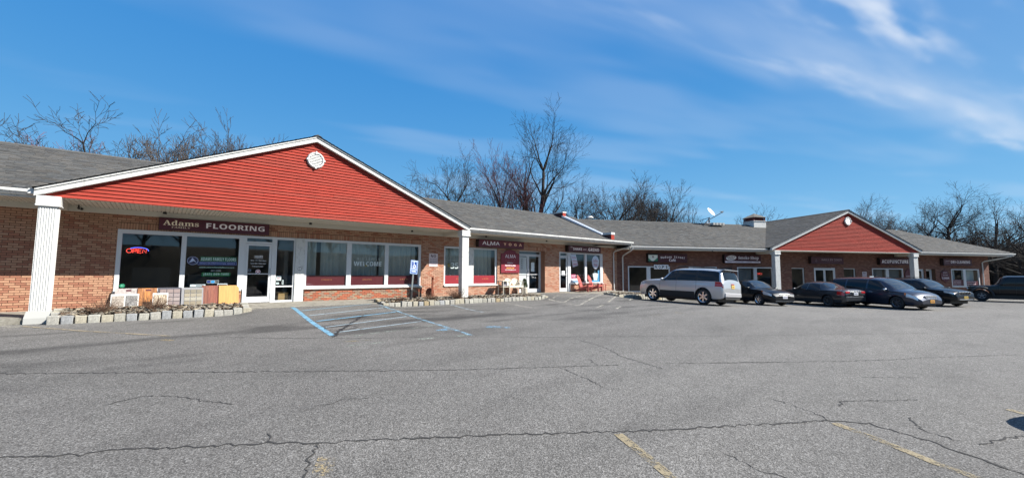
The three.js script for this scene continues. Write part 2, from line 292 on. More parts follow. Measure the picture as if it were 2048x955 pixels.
function addBricks(parent, list, seed, singles) { // singles: function picking the bricks that stand as their own meshes
  const R = rng(seed), F = new GB(), own = [];
  for (const b of list) { const out = (R() - 0.5) * 0.005; if (singles && own.length < 300 && singles(b)) own.push([b, out]); else F.box(b[0], b[1], b[2], b[3], -0.02, 0.001 + out, b[4], 'b'); }
  const f = part('brick_field', F.build(true), brickMat, parent); f.userData.kind = 'stuff';
  const cache = {};
  for (const [b, out] of own) {
    const k = Math.round((b[1] - b[0]) * 200) + '_' + (R() * 4 | 0);
    cache[k] ??= new GB().box(-(b[1] - b[0]) / 2, (b[1] - b[0]) / 2, -(b[3] - b[2]) / 2, (b[3] - b[2]) / 2, -0.02, 0.001, b[4], 'b').build(true);
    const m = part('brick', cache[k], brickMat, parent); m.position.set((b[0] + b[1]) / 2, (b[2] + b[3]) / 2, out);
  }
}
// a roof plane: origin at its eave, a along the eave, b up the slope
function roofPlane(name, parent, O, a, b, W, len, keep, seed, tone = [0.102, 0.098, 0.09]) {
  const A = V(...a), B = V(...b), N = new THREE.Vector3().crossVectors(A, B).normalize(); if (N.y < 0) N.negate();
  const at = (x, d, l) => [O[0] + A.x * x + B.x * d + N.x * l, O[1] + A.y * x + B.y * d + N.y * l, O[2] + A.z * x + B.z * d + N.z * l];
  const R = rng(seed), G = new GB(), D = new GB(), E = 0.145;
  for (let d = 0, r = 0; d < len - 0.02; d += E, r++) {
    const dm = Math.min(len, d + E); let [xa, xb] = keep(d + E / 2); xa = Math.max(0, xa); xb = Math.min(W, xb); if (xb <= xa) continue;
    D.quad(at(xa, d, -0.01), at(xb, d, -0.01), at(xb, dm, -0.01), at(xa, dm, -0.01)); D.quad(at(xa, d, -0.07), at(xa, dm, -0.07), at(xb, dm, -0.07), at(xb, d, -0.07));
    for (let x = xa - R() * 0.3; x < xb;) {
      const w = 0.14 + R() * 0.22, p = Math.max(xa, x), q = Math.min(xb, x + w - 0.006); x += w; if (q - p < 0.01) continue;
      const v = 0.7 + 0.6 * R() + 0.2 * (fbm(x * 0.35, d * 0.5, 2, seed) - 0.5), wm = (R() - 0.5) * 0.012, k = [tone[0] * v + wm, tone[1] * v, tone[2] * v - wm], lift = 0.009 + R() * 0.007, drop = R() < 0.35 ? 0.02 : 0;
      G.quad(at(p, d - drop, lift), at(q, d - drop, lift), at(q, dm, 0.002), at(p, dm, 0.002), k); G.quad(at(p, d - drop, -0.012), at(q, d - drop, -0.012), at(q, d - drop, lift), at(p, d - drop, lift), k);
    }
  }
  const m = part(name, D.build(), deckMat, parent), s = part('shingles', G.build(true), shingleMat, m); s.userData.kind = 'stuff'; return m;
}
const slab = (poly, x0, x1) => { // polygon [[z, y], ...] drawn out along x
  const G = new GB(), n = poly.length, tri = THREE.ShapeUtils.triangulateShape(poly.map((q) => new THREE.Vector2(q[0], q[1])), []);
  for (let i = 0; i < n; i++) { const p = poly[i], q = poly[(i + 1) % n]; G.quad([x0, p[1], p[0]], [x1, p[1], p[0]], [x1, q[1], q[0]], [x0, q[1], q[0]]); }
  for (const t of tri) { G.tri(...[2, 1, 0].map((k) => [x0, poly[t[k]][1], poly[t[k]][0]])); G.tri(...[0, 1, 2].map((k) => [x1, poly[t[k]][1], poly[t[k]][0]])); }
  return G.build();
};
function gutter(parent, x0, x1, z, y) { part('gutter', slab([[z, y], [z + 0.06, y], [z + 0.1, y + 0.05], [z + 0.125, y + 0.075], [z + 0.125, y + 0.145], [z + 0.112, y + 0.145], [z + 0.105, y + 0.08], [z + 0.05, y + 0.012], [z + 0.012, y + 0.012], [z + 0.012, y + 0.13], [z, y + 0.13]], x0, x1), M.white, parent); }
function soffit(parent, x0, x1, z0, z1, y) {
  const G = new GB(); for (let x = x0; x < x1 - 0.02; x += 0.1) { const e = Math.min(x1, x + 0.1); G.box(x + 0.008, e - 0.008, y, y + 0.03, z0, z1, undefined, 't'); } G.box(x0, x1, y + 0.026, y + 0.04, z0, z1);
  part('soffit', G.build(), M.soffit, parent);
}
function frameWith(name, parent, o, panes, z0 = -0.07, z1 = 0.02, mat = M.whiteMetal) {
  const G = new GB(); for (const [a, b, c, d] of solids(o[0], o[1], o[2], o[3], panes)) G.box(a, b, c, d, z0, z1);
  const f = part(name, G.build(), mat, parent);
  for (const [a, b, c, d] of panes) { const m = part('pane', new GB().box(a, b, c, d, (z0 + z1) / 2 - 0.004, (z0 + z1) / 2, undefined, 'blrtd').build(), M.glass, f); m.castShadow = false; }
  return f;
}
function doorLeaf(parent, x0, x1, y0, y1, z, hingeLeft) {
  const G = new GB(), s = 0.075; for (const [a, b, c, d] of solids(x0, x1, y0, y1, [[x0 + s, x1 - s, y0 + 0.2, y1 - s]])) G.box(a, b, c, d, z - 0.045, z);
  const d = part('door', G.build(), M.whiteMetal, parent);
  part('pane', new GB().box(x0 + s, x1 - s, y0 + 0.2, y1 - s, z - 0.025, z - 0.02, undefined, 'blrtd').build(), M.glass, d).castShadow = false;
  part('push_bar', boxG(x0 + s, x1 - s, y0 + 1.0, y0 + 1.03, z - 0.018, z + 0.012), M.whiteMetal, d);
  const hx = hingeLeft ? x1 - 0.04 : x0 + 0.04; part('handle', merge([bar([hx, y0 + 0.92, z + 0.05], [hx, y0 + 1.22, z + 0.05], 0.013), bar([hx, y0 + 0.94, z], [hx, y0 + 0.94, z + 0.05], 0.01), bar([hx, y0 + 1.2, z], [hx, y0 + 1.2, z + 0.05], 0.01)]), std(0.55, 0.56, 0.58, 0.25, { metalness: 0.9 }), d);
  return d;
}
function gable(parent, c, hw, yb, zf, zb, seed, vent) {
  const zs = zf - 0.15, E = 0.1016, peak = hw * PITCH, n = Math.floor(peak / E);
  const back = part('gable', slab3([[c - hw, yb], [c + hw, yb], [c, yb + peak]], zs - 0.06, zs - 0.03), std(0.3, 0.03, 0.025, 0.8), parent), R = rng(seed);
  for (let i = 0; i <= n; i++) { // each clapboard leans out at its foot
    const y0 = yb + i * E, y1 = Math.min(yb + peak - 0.01, y0 + E), w0 = hw - (y0 - yb) / PITCH, w1 = hw - (y1 - yb) / PITCH; if (w0 < 0.1) break;
    const o = zs + 0.03, t = zs, cuts = [-w0]; for (let x = -hw + (0.4 + 3.2 * R()); x < w1 - 0.5; x += 3.66) if (x > -w1 + 0.5) cuts.push(x); cuts.push(w0);
    for (let q = 0; q < cuts.length - 1; q++) { // lengths butt with a hairline gap
      const G = new GB(), l0 = cuts[q] + (q ? 0.003 : 0), r0 = cuts[q + 1] - (q < cuts.length - 2 ? 0.003 : 0), l1 = q ? l0 : -w1, r1 = q < cuts.length - 2 ? r0 : w1, f = o + (R() - 0.5) * 0.005;
      G.quad([c + l0, y0, f], [c + r0, y0, f], [c + r1, y1, t], [c + l1, y1, t]); G.quad([c + l0, y0, t - 0.02], [c + r0, y0, t - 0.02], [c + r0, y0, f], [c + l0, y0, f]); G.quad([c + r0, y0, f], [c + r0, y0, t - 0.02], [c + r1, y1, t - 0.02], [c + r1, y1, t]); G.quad([c + l0, y0, t - 0.02], [c + l0, y0, f], [c + l1, y1, t], [c + l1, y1, t - 0.02]);
      part('siding_board', G.build(), sidingMats[R() * 4 | 0], back);
    }
  }
  for (const s of [-1, 1]) { // white rake boards
    const G = new GB(), h = 0.2, P = (u, y, z) => [c + s * u, y, z], e = 0.06;
    const q = [[hw + e, yb - e * PITCH], [hw + e, yb - e * PITCH + h], [0, yb + peak + h], [0, yb + peak]], f = (z) => q.map(([u, y]) => P(u, y, z)), a = f(zf), b = f(zf - 0.17);
    const Q = (w, x, y, z) => s > 0 ? G.quad(w, x, y, z) : G.quad(z, y, x, w);
    Q(a[0], a[1], a[2], a[3]); Q(b[3], b[2], b[1], b[0]); Q(a[3], b[3], b[0], a[0]); Q(a[0], b[0], b[1], a[1]); Q(a[1], b[1], b[2], a[2]);
    part('rake_board', G.build(), M.white, back);
  }
  const run = hw + 0.1, yr = yb + 0.215 - 0.1 * PITCH, L = zf + 0.03 - zb, up = run / CT;
  roofPlane('gable_roof', parent, [c - run, yr, zf + 0.03], [0, 0, -1], [CT, ST, 0], L, up, () => [0, L], seed + 1);
  roofPlane('gable_roof', parent, [c + run, yr, zf + 0.03], [0, 0, -1], [-CT, ST, 0], L, up, () => [0, L], seed + 2);
  part('ridge_cap', slab3([[c - 0.14, yr + run * PITCH - 0.03], [c, yr + run * PITCH + 0.035], [c + 0.14, yr + run * PITCH - 0.03], [c, yr + run * PITCH - 0.01]], zb, zf + 0.04), std(0.075, 0.072, 0.066, 1), parent);
  // round louvre with four keystones
  const [vy, vr] = vent, ring = new THREE.RingGeometry(vr * 0.72, vr, 40), disc = new THREE.CylinderGeometry(vr, vr, 0.05, 40); disc.rotateX(Math.PI / 2); disc.translate(c, vy, zs + 0.03); ring.translate(c, vy, zs + 0.075);
  const hoop = new THREE.TorusGeometry(vr * 0.86, vr * 0.13, 8, 40); hoop.translate(c, vy, zs + 0.055);
  const v = part('vent', merge([disc, hoop]), M.white, parent);
  for (let k = -3; k <= 3; k++) { const y = k * vr * 0.19, w = Math.sqrt(Math.max(0.01, (vr * 0.72) ** 2 - y * y)); const G = new GB(); G.quad([c - w, vy + y - vr * 0.07, zs + 0.085], [c + w, vy + y - vr * 0.07, zs + 0.085], [c + w, vy + y + vr * 0.07, zs + 0.058], [c - w, vy + y + vr * 0.07, zs + 0.058]); G.quad([c - w, vy + y - vr * 0.07, zs + 0.058], [c + w, vy + y - vr * 0.07, zs + 0.058], [c + w, vy + y - vr * 0.07, zs + 0.085], [c - w, vy + y - vr * 0.07, zs + 0.085]); part('louver', G.build(), M.white, v); }
  for (let k = 0; k < 4; k++) { const b = rbox(vr * 0.22, vr * 0.36, 0.06, 0.01, 0, vr * 0.9, 0); b.rotateZ(k * Math.PI / 2); b.translate(c, vy, zs + 0.07); part('keystone', b, M.white, v); }
}
function slab3(poly, z0, z1) { // polygon [[x, y], ...] drawn out along z
  const s = new THREE.Shape(poly.map((q) => new THREE.Vector2(q[0], q[1]))), g = new THREE.ExtrudeGeometry(s, { depth: z1 - z0, bevelEnabled: false }); g.translate(0, 0, z0); return g;
}
function column(parent, x0, x1, z0, z1, y0, y1, fluted) {
  const w = x1 - x0, G = [boxG(x0, x1, y0, y1 - 0.25, z0, z1)];
  if (fluted) for (let k = 0; k < 7; k++) { const a = x0 + 0.012 + k * (w - 0.024) / 7; G.push(rbox(0.037, y1 - y0 - 0.3, 0.03, 0.014, a + (w - 0.024) / 14, (y0 + y1 - 0.3) / 2, z1 - 0.002)); }
  if (fluted) for (let k = 0; k < 5; k++) G.push(rbox(0.03, y1 - y0 - 0.3, 0.03, 0.012, x1 + 0.004, (y0 + y1 - 0.3) / 2, z0 + 0.04 + k * (z1 - z0 - 0.08) / 4));
  const c = part('column', merge(G), M.white, parent), e = 0.045;
  part('cap', merge([boxG(x0 - e, x1 + e, y1 - 0.23, y1 - 0.004, z0 - e, z1 + e), rbox(w + 2 * e + 0.03, 0.05, z1 - z0 + 2 * e + 0.03, 0.02, (x0 + x1) / 2, y1 - 0.25, (z0 + z1) / 2)]), M.white, c);
  return c;
}
const lightMat = std(0.02, 0.02, 0.02, 0.4);
function soffitLight(parent, x, y, z) { const g = new THREE.CylinderGeometry(0.045, 0.055, 0.07, 14); g.translate(x, y - 0.035, z); part('soffit_light', g, lightMat, parent); }

// ---- left wing
const left = thing('shop_building', 'brick shop wing under the larger red gable with the fluted white column', 'building');
const LH = 2.84, SOF = 3.0;
{
  const holes = [[-0.98, 4.34, 0.5, 2.39], [2.3, 4.34, -0.1, 2.39], [4.31, 9.26, 0.5, 2.39], [10.5, 13.75, 0.46, 2.39], [15.28, 17.27, -0.1, 2.39], [18.47, 22.61, 0.46, 2.40], [18.47, 19.42, -0.1, 2.4]];
  const W = new GB(); for (const [a, b, c, d] of solids(-14, 24.2, -0.4, 3.1, holes)) W.box(a, b, c, d, -0.3, -0.011);
  const wall = part('brick_wall', W.build(), mortarMat, left);
  const tint = (x, y, R) => {
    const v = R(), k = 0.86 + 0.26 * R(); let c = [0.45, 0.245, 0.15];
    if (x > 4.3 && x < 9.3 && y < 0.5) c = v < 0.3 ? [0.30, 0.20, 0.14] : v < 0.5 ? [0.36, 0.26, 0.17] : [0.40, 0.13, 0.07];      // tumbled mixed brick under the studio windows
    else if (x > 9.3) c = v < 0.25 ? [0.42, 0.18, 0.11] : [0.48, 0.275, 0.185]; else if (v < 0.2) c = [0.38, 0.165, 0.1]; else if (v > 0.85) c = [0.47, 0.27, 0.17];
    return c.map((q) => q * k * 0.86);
  };
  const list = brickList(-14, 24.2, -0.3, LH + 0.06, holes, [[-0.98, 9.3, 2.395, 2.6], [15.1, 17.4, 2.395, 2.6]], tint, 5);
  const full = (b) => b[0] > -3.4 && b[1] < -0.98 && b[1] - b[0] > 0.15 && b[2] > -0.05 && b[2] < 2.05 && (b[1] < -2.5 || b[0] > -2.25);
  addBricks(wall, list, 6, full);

  part('frieze_board', boxG(-14, 24.2, LH, SOF, -0.005, 0.03), M.soffit, left);
  const C = 4.1, HW = 6.5;
  soffit(left, -14, C - HW, 0.03, 1.3, SOF); soffit(left, C - HW, C + HW, 0.03, 1.735, SOF); soffit(left, C + HW, 24.05, 0.03, 1.3, SOF);
  part('fascia', boxG(-14, C - HW, SOF - 0.01, 3.19, 1.285, 1.31), M.white, left); part('fascia', boxG(C + HW, 24.08, SOF - 0.01, 3.19, 1.285, 1.31), M.white, left);
  gutter(left, -14, C - HW - 0.04, 1.312, 3.045); gutter(left, C + HW + 0.06, 24.1, 1.312, 3.045);
  part('gutter_box', rbox(0.24, 0.13, 0.5, 0.01, C - HW - 0.06, 3.09, 1.6), M.white, left);
  for (const x of [-2.3, 10.42]) part('beam', boxG(x, x + 0.24, LH + 0.003, SOF - 0.003, 0.035, 1.66), M.soffit, left);
  gable(left, C, HW, SOF, 1.92, -9, 21, [5.06, 0.29]);
  const cl = column(left, -2.37, -2.03, 1.6, 1.88, 0.1, SOF, true); column(left, 10.3, 10.64, 1.6, 1.88, -0.05, SOF, false);
  part('plinth', (() => { const G = new GB(), a = [-2.4, -2.0, 1.57, 1.92, 0.11], b = [-2.43, -1.97, 1.54, 1.96, -0.06]; const A = [[a[0], a[4], a[3]], [a[1], a[4], a[3]], [a[1], a[4], a[2]], [a[0], a[4], a[2]]], B = [[b[0], b[4], b[3]], [b[1], b[4], b[3]], [b[1], b[4], b[2]], [b[0], b[4], b[2]]]; for (let i = 0; i < 4; i++) G.quad(B[i], B[(i + 1) % 4], A[(i + 1) % 4], A[i]); G.quad(A[0], A[1], A[2], A[3]); G.box(b[0], b[1], -0.4, b[4], b[2], b[3]); return G.build(); })(), std(0.36, 0.36, 0.34, 0.9), cl);
  // main roof, both slopes
  const len = 5.1 / CT, RW0 = 38.1;
  roofPlane('roof', left, [-14, 3.207, 1.35], [1, 0, 0], [0, ST, -CT], RW0, len, () => [0, RW0], 31);
  part('roof_back', slab([[-3.75, 5.33], [-9, 3.14], [-9, 3.06], [-3.75, 5.25]], -14, 24.1), deckMat, left);
  part('ridge_cap', slab([[-3.6, 5.285], [-3.75, 5.365], [-3.9, 5.285], [-3.75, 5.30]], -14, 24.1), std(0.075, 0.072, 0.066, 1), left);
  // fire wall standing through the roof
  const RH = (z) => 3.165 + PITCH * (1.45 - z);
  const fire = part('fire_wall', slab([[1.22, 3.12], [1.22, 3.58], [0.45, 3.62], [-2.95, RH(-2.95) + 0.16], [-2.95, 5.42], [-4.3, 5.42], [-4.3, 5.0], [-8, 3.4], [-8, 3.1]], 21.95, 22.27), std(0.07, 0.022, 0.018, 0.8), left);  // dark red-brown: the shade on its sides is put into the colour
  const metal = std(0.62, 0.64, 0.68, 0.35, { metalness: 0.5 });
  part('metal_cap', slab([[0.5, 3.58], [0.5, 3.66], [-3.0, RH(-3) + 0.2], [-3.0, RH(-3) + 0.05]], 21.9, 22.32), metal, fire);
  part('cap_block', boxG(21.92, 22.3, 3.58, 3.72, 0.6, 1.26), M.white, fire); part('cap_block', boxG(21.92, 22.3, 5.42, 5.5, -4.34, -2.9), M.white, fire); part('end_face', boxG(21.95, 22.27, 3.14, 3.58, 1.221, 1.235), sidingMats[0], fire); part('end_face', boxG(21.95, 22.27, 5.2, 5.42, -2.949, -2.93), sidingMats[0], fire);
  // gutter pipe at the inner corner
  part('downspout', tube([[23.92, 3.06, 1.37], [23.92, 2.98, 1.37], [23.86, 2.86, 1.2], [23.74, 2.62, 0.2], [23.74, 2.5, 0.07], [23.74, 0.02, 0.07], [23.74, -0.1, 0.2]], 0.05, 6), M.white, left);
  for (const [x, z] of [[0.09, 0.2], [4.43, 0.2], [8.7, 0.2], [12.84, 0.2], [17.21, 0.2], [21.77, 0.2]]) soffitLight(left, x, SOF, z);
  part('camera', merge([bar([-1.83, 3.0, 0.3], [-1.83, 2.93, 0.3], 0.02), bar([-1.83, 2.92, 0.24], [-1.75, 2.88, 0.46], 0.04, 10)]), M.black, left);
  // flooring shop front
  frameWith('window', left, [-0.98, 2.33, 0.5, 2.39], [[-0.87, 0.57, 0.575, 2.27], [0.70, 2.17, 0.575, 2.27]]);
  part('sill', boxG(-1.0, 2.3, 0.44, 0.5, -0.1, 0.05), M.white, left);
  frameWith('transom_window', left, [2.33, 3.31, 2.13, 2.389], [[2.4, 3.2, 2.19, 2.31]]);
  part('door_frame', merge([boxG(2.332, 2.38, 0, 2.128, -0.08, 0.015), boxG(3.2, 3.31, 0, 2.128, -0.08, 0.015)]), M.whiteMetal, left);
  doorLeaf(left, 2.385, 3.195, 0.02, 2.12, 0.0, true);
  frameWith('sidelight', left, [3.312, 3.98, 0, 2.388], [[3.36, 3.93, 0.07, 0.55], [3.36, 3.93, 0.6, 2.3]]);
  part('pillar', boxG(3.985, 4.308, 0, 2.386, -0.1, 0.06), M.white, left);
  // studio windows
  frameWith('window', left, [4.312, 9.26, 0.52, 2.388], [[4.4, 5.91, 0.575, 2.29], [6.10, 7.54, 0.575, 2.29], [7.70, 9.15, 0.575, 2.29]]);
  part('sill', boxG(4.25, 9.3, 0.45, 0.52, -0.1, 0.07), M.white, left);
  frameWith('window', left, [10.5, 13.75, 0.52, 2.385], [[10.6, 11.95, 0.57, 2.3], [12.22, 13.64, 0.57, 2.3]], -0.12, -0.05);
  part('mullion_post', boxG(11.93, 12.24, 0.523, 2.38, -0.2, -0.02), M.white, left); part('sill', boxG(10.5, 13.75, 0.46, 0.52, -0.12, 0.05), M.white, left);
  // studio doors, set back
  frameWith('transom_window', left, [15.28, 17.27, 2.15, 2.385], [[15.36, 17.19, 2.2, 2.33]], -0.42, -0.34);
  part('door_frame', merge([boxG(15.282, 15.34, 0, 2.148, -0.42, -0.34), boxG(17.2, 17.268, 0, 2.148, -0.42, -0.34)]), M.whiteMetal, left);
  doorLeaf(left, 15.345, 16.265, 0.02, 2.14, -0.36, true); doorLeaf(left, 16.275, 17.195, 0.02, 2.14, -0.36, false);
  { const G = new GB(); G.box(15.2, 15.284, 0, 2.384, -0.5, -0.014); G.box(17.266, 17.35, 0, 2.384, -0.5, -0.014); G.box(15.28, 17.27, 2.386, 2.46, -0.5, -0.014); part('door_recess', G.build(), std(0.27, 0.14, 0.09, 0.95), left); }
  // juice shop front
  frameWith('transom_window', left, [18.47, 19.2, 2.12, 2.395], [[18.55, 19.12, 2.17, 2.33]]);
  doorLeaf(left, 18.5, 19.16, 0.02, 2.11, -0.01, true);
  part('mullion_post', boxG(19.2, 19.42, 0, 2.394, -0.1, 0.03), M.whiteMetal, left);
  frameWith('window', left, [19.422, 22.61, 0.5, 2.395], [[19.47, 20.8, 0.56, 2.31], [21.0, 22.36, 0.56, 2.31]]);
  part('sill', boxG(19.42, 22.65, 0.44, 0.5, -0.1, 0.06), M.white, left);
  // inside: floor, ceiling, rear and party walls
  const I = new GB(); I.box(-14, 24.1, -0.3, -0.005, -8.8, -0.3); part('interior_floor', I.build(), M.interiorFloor, left);
  part('ceiling', boxG(-14, 24.15, 2.93, 2.99, -8.8, -0.3), std(0.4, 0.4, 0.38, 0.9), left);
  for (const x of [-14, 4.05, 14.4, 17.9, 24.0]) part('party_wall', boxG(x, x + 0.15, -0.3, 2.93, -8.8, -0.3), M.interior, left);
  part('rear_wall', boxG(-14, 24.15, -0.3, 3.1, -9, -8.8), M.interior, left);
  // stair-like display rack, cartons and shelving seen through the flooring shop's glass
  part('display_rack', merge([boxG(3.72, 3.86, 0, 1.9, -1.3, -0.5), boxG(0.9, 2.2, 0, 1.0, -3.4, -2.8), boxG(-0.7, 0.4, 0, 1.25, -3.9, -3.2)]), std(0.13, 0.125, 0.115, 0.8), left);
  // net curtains hung in folds behind the studio windows
  const curtain = (x0, x1, z, seed) => { const R = rng(seed), G = new GB(), n = Math.round((x1 - x0) / 0.03); let ph = R() * 6, prev = null; for (let i = 0; i <= n; i++) { ph += 0.5 + 0.4 * R(); const q = [lerp(x0, x1, i / n), z + 0.045 * Math.sin(ph)]; if (prev) G.quad([prev[0], 0.1, prev[1] + 0.01], [q[0], 0.1, q[1] + 0.01], [q[0], 2.36, q[1]], [prev[0], 2.36, prev[1]]); prev = q; } const m = part('curtain', G.build(), std(0.42, 0.45, 0.42, 0.95), left); return m; };
  curtain(4.4, 4.85, -0.45, 1); curtain(5.05, 7.4, -0.5, 2); curtain(7.5, 9.2, -0.5, 3); curtain(10.55, 11.95, -0.5, 4); curtain(12.2, 13.75, -0.5, 5);
}

// ---- right wing
const right = thing('shop_building', 'farther brick shop wing in shade with the smaller red gable and cupola behind parked cars', 'building', RW(0, 0, 0), -PHI);
{
  const F = -0.55, HD = 1.63, SL = -0.02, SOFR = 2.74;
  const holes = [[0.82, 4.07, -0.15, HD], [5.6, 6.62, F, HD], [6.89, 7.91, F, HD], [9.65, 12.77, SL, HD], [14.5, 15.71, SL, HD], [16.6, 18.62, F, HD], [19.48, 20.67, SL, HD], [22.31, 25.53, SL, HD], [26.95, 27.88, F, HD], [28.04, 29.09, F, HD], [30.84, 34.09, 0.15, HD]];
  const W = new GB(); for (const [a, b, c, d] of solids(-0.1, 35.3, -1, 2.85, holes)) W.box(a, b, c, d, -0.3, -0.011);
  W.box(35.0, 35.29, -1, 2.85, -9, -0.3);
  const wall = part('brick_wall', W.build(), mortarMat, right);
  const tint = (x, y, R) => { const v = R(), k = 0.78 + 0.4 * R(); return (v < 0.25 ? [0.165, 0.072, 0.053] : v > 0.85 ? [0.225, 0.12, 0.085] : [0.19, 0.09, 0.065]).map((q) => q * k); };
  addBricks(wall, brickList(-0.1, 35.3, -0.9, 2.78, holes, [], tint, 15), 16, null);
  const ev = 1.2;
  soffit(right, -0.2, 11.15, 0.02, ev, SOFR); soffit(right, 11.15, 25.05, 0.02, 1.56, SOFR + 0.05); soffit(right, 25.05, 36.1, 0.02, ev, SOFR);
  for (const [a, b] of [[0.35, 11.15], [25.05, 36.2]]) { part('fascia', boxG(a, b, SOFR - 0.01, 2.93, ev - 0.015, ev + 0.01), M.white, right); gutter(right, a, b, ev + 0.012, 2.8); }
  gable(right, 18.1, 6.95, 2.84, 1.75, -9.5, 51, [5.1, 0.31]);
  for (const x of [11.3, 24.66]) part('beam', boxG(x, x + 0.24, 2.58, 2.785, 0.03, 1.5), M.soffit, right);
  part('beam', boxG(11.15, 25.05, 2.785, 2.838, 1.4, 1.62), M.soffit, right);
  column(right, 11.36, 11.76, 1.38, 1.7, -0.75, 2.78, false); column(right, 24.24, 24.66, 1.38, 1.7, -0.75, 2.78, false);
  const len = 5.76 / CT, up = (d) => d * CT;                       // front slope with a hip at the far end
  roofPlane('roof', right, [-4, 2.982, 1.26], [1, 0, 0], [0, ST, -CT], 40.3, len, (d) => [0, 40.3 - up(d) * (4.3 / 5.76)], 61);
  roofPlane('hip_roof', right, [36.3, 2.945, -10.35], [0, 0, 1], [-0.87, 0.493, 0], 11.7, 4.94, (d) => [d / 4.94 * 5.85, 11.7 - d / 4.94 * 5.85], 62);
  part('roof_back', slab([[-4.5, 5.38], [-10.35, 2.92], [-10.35, 2.85], [-4.5, 5.3]], -4, 32.5), deckMat, right);
  part('ridge_cap', slab([[-4.35, 5.335], [-4.5, 5.415], [-4.65, 5.335], [-4.5, 5.35]], -4, 32.05), std(0.075, 0.072, 0.066, 1), right);
  part('downspout', tube([[0.5, 2.82, ev + 0.08], [0.5, 2.74, ev + 0.08], [0.46, 2.62, ev - 0.1], [0.4, 2.36, 0.2], [0.4, 2.24, 0.07], [0.4, -0.5, 0.07]], 0.05, 6), M.white, right);
  part('downspout', tube([[35.75, 2.82, ev + 0.08], [35.75, 2.74, ev + 0.08], [35.5, 2.6, ev - 0.2], [34.5, 2.3, 0.2], [34.45, 2.2, 0.07], [34.45, -0.5, 0.07]], 0.05, 6), M.white, right);
  const win = (a, b, y0, panes, z0, z1) => { frameWith('window', right, [a + 0.002, b - 0.002, y0, HD - 0.002], panes.map(([p, q]) => [p, q, y0 + 0.06, HD - 0.08]), z0, z1); part('sill', boxG(a, b, y0 - 0.07, y0, -0.1, 0.05), M.white, right); };
  win(0.82, 4.07, -0.15, [[0.9, 2.25], [2.54, 3.99]]); win(9.65, 12.77, SL, [[9.73, 11.08], [11.35, 12.69]]); win(14.5, 15.71, SL, [[14.56, 15.65]], -0.15, -0.07); win(19.48, 20.67, SL, [[19.54, 20.61]], -0.15, -0.07); win(22.31, 25.53, SL, [[22.39, 23.73], [24.02, 25.45]]); win(30.84, 34.09, 0.15, [[30.92, 32.22], [32.51, 34.0]]);
  for (const [a, b, z] of [[5.6, 6.62, 0], [6.89, 7.91, 0], [26.95, 27.88, -0.1], [28.04, 29.09, -0.3]]) { part('door_frame', merge([boxG(a + 0.002, a + 0.09, F, HD - 0.002, z - 0.08, z + 0.02), boxG(b - 0.09, b - 0.002, F, HD - 0.002, z - 0.08, z + 0.02), boxG(a + 0.09, b - 0.09, HD - 0.1, HD - 0.002, z - 0.08, z + 0.02)]), M.whiteMetal, right); doorLeaf(right, a + 0.095, b - 0.095, F + 0.02, HD - 0.105, z, false); }
  part('door_frame', merge([boxG(16.602, 16.68, F, HD - 0.002, -0.1, 0.0), boxG(18.54, 18.618, F, HD - 0.002, -0.1, 0.0), boxG(16.68, 18.54, HD - 0.1, HD - 0.002, -0.1, 0.0)]), M.whiteMetal, right);
  doorLeaf(right, 16.685, 17.6, F + 0.02, HD - 0.105, -0.02, true); doorLeaf(right, 17.62, 18.535, F + 0.02, HD - 0.105, -0.02, false);
  part('interior_floor', boxG(0, 35, -1, F - 0.005, -8.8, -0.3), M.interiorFloor, right); part('ceiling', boxG(0, 35, 2.66, 2.72, -8.8, -0.3), std(0.4, 0.4, 0.38, 0.9), right);
  for (const x of [0.05, 4.9, 8.6, 13.6, 21.5, 27.95]) part('party_wall', boxG(x, x + 0.12, F, 2.66, -8.8, -0.3), M.interior, right);
  part('rear_wall', boxG(-0.1, 35.3, -1, 2.9, -9.2, -8.8), M.interior, right);
  const blind = std(0.16, 0.18, 0.19, 0.9); for (const [a, b] of [[22.36, 23.75], [24.0, 25.47], [9.7, 11.1]]) { const G = new GB(); for (let x = a; x < b; x += 0.09) G.quad([x, -0.1, -0.35], [x + 0.07, -0.1, -0.3], [x + 0.07, HD, -0.3], [x, HD, -0.35]); part('blind', G.build(), blind, right); }
  part('blind', boxG(30.95, 31.7, 0.2, HD, -0.32, -0.3), std(0.35, 0.42, 0.42, 0.9), right); part('blind', boxG(32.55, 33.95, 0.2, HD, -0.32, -0.3), std(0.45, 0.52, 0.5, 0.9), right);
  soffitLight(right, 6.9, SOFR, 0.9);
}
const putR = (o, s, h, z, turn = 0) => { o.position.set(...RW(s, h, z)); o.rotation.y = -PHI + turn; return o; };

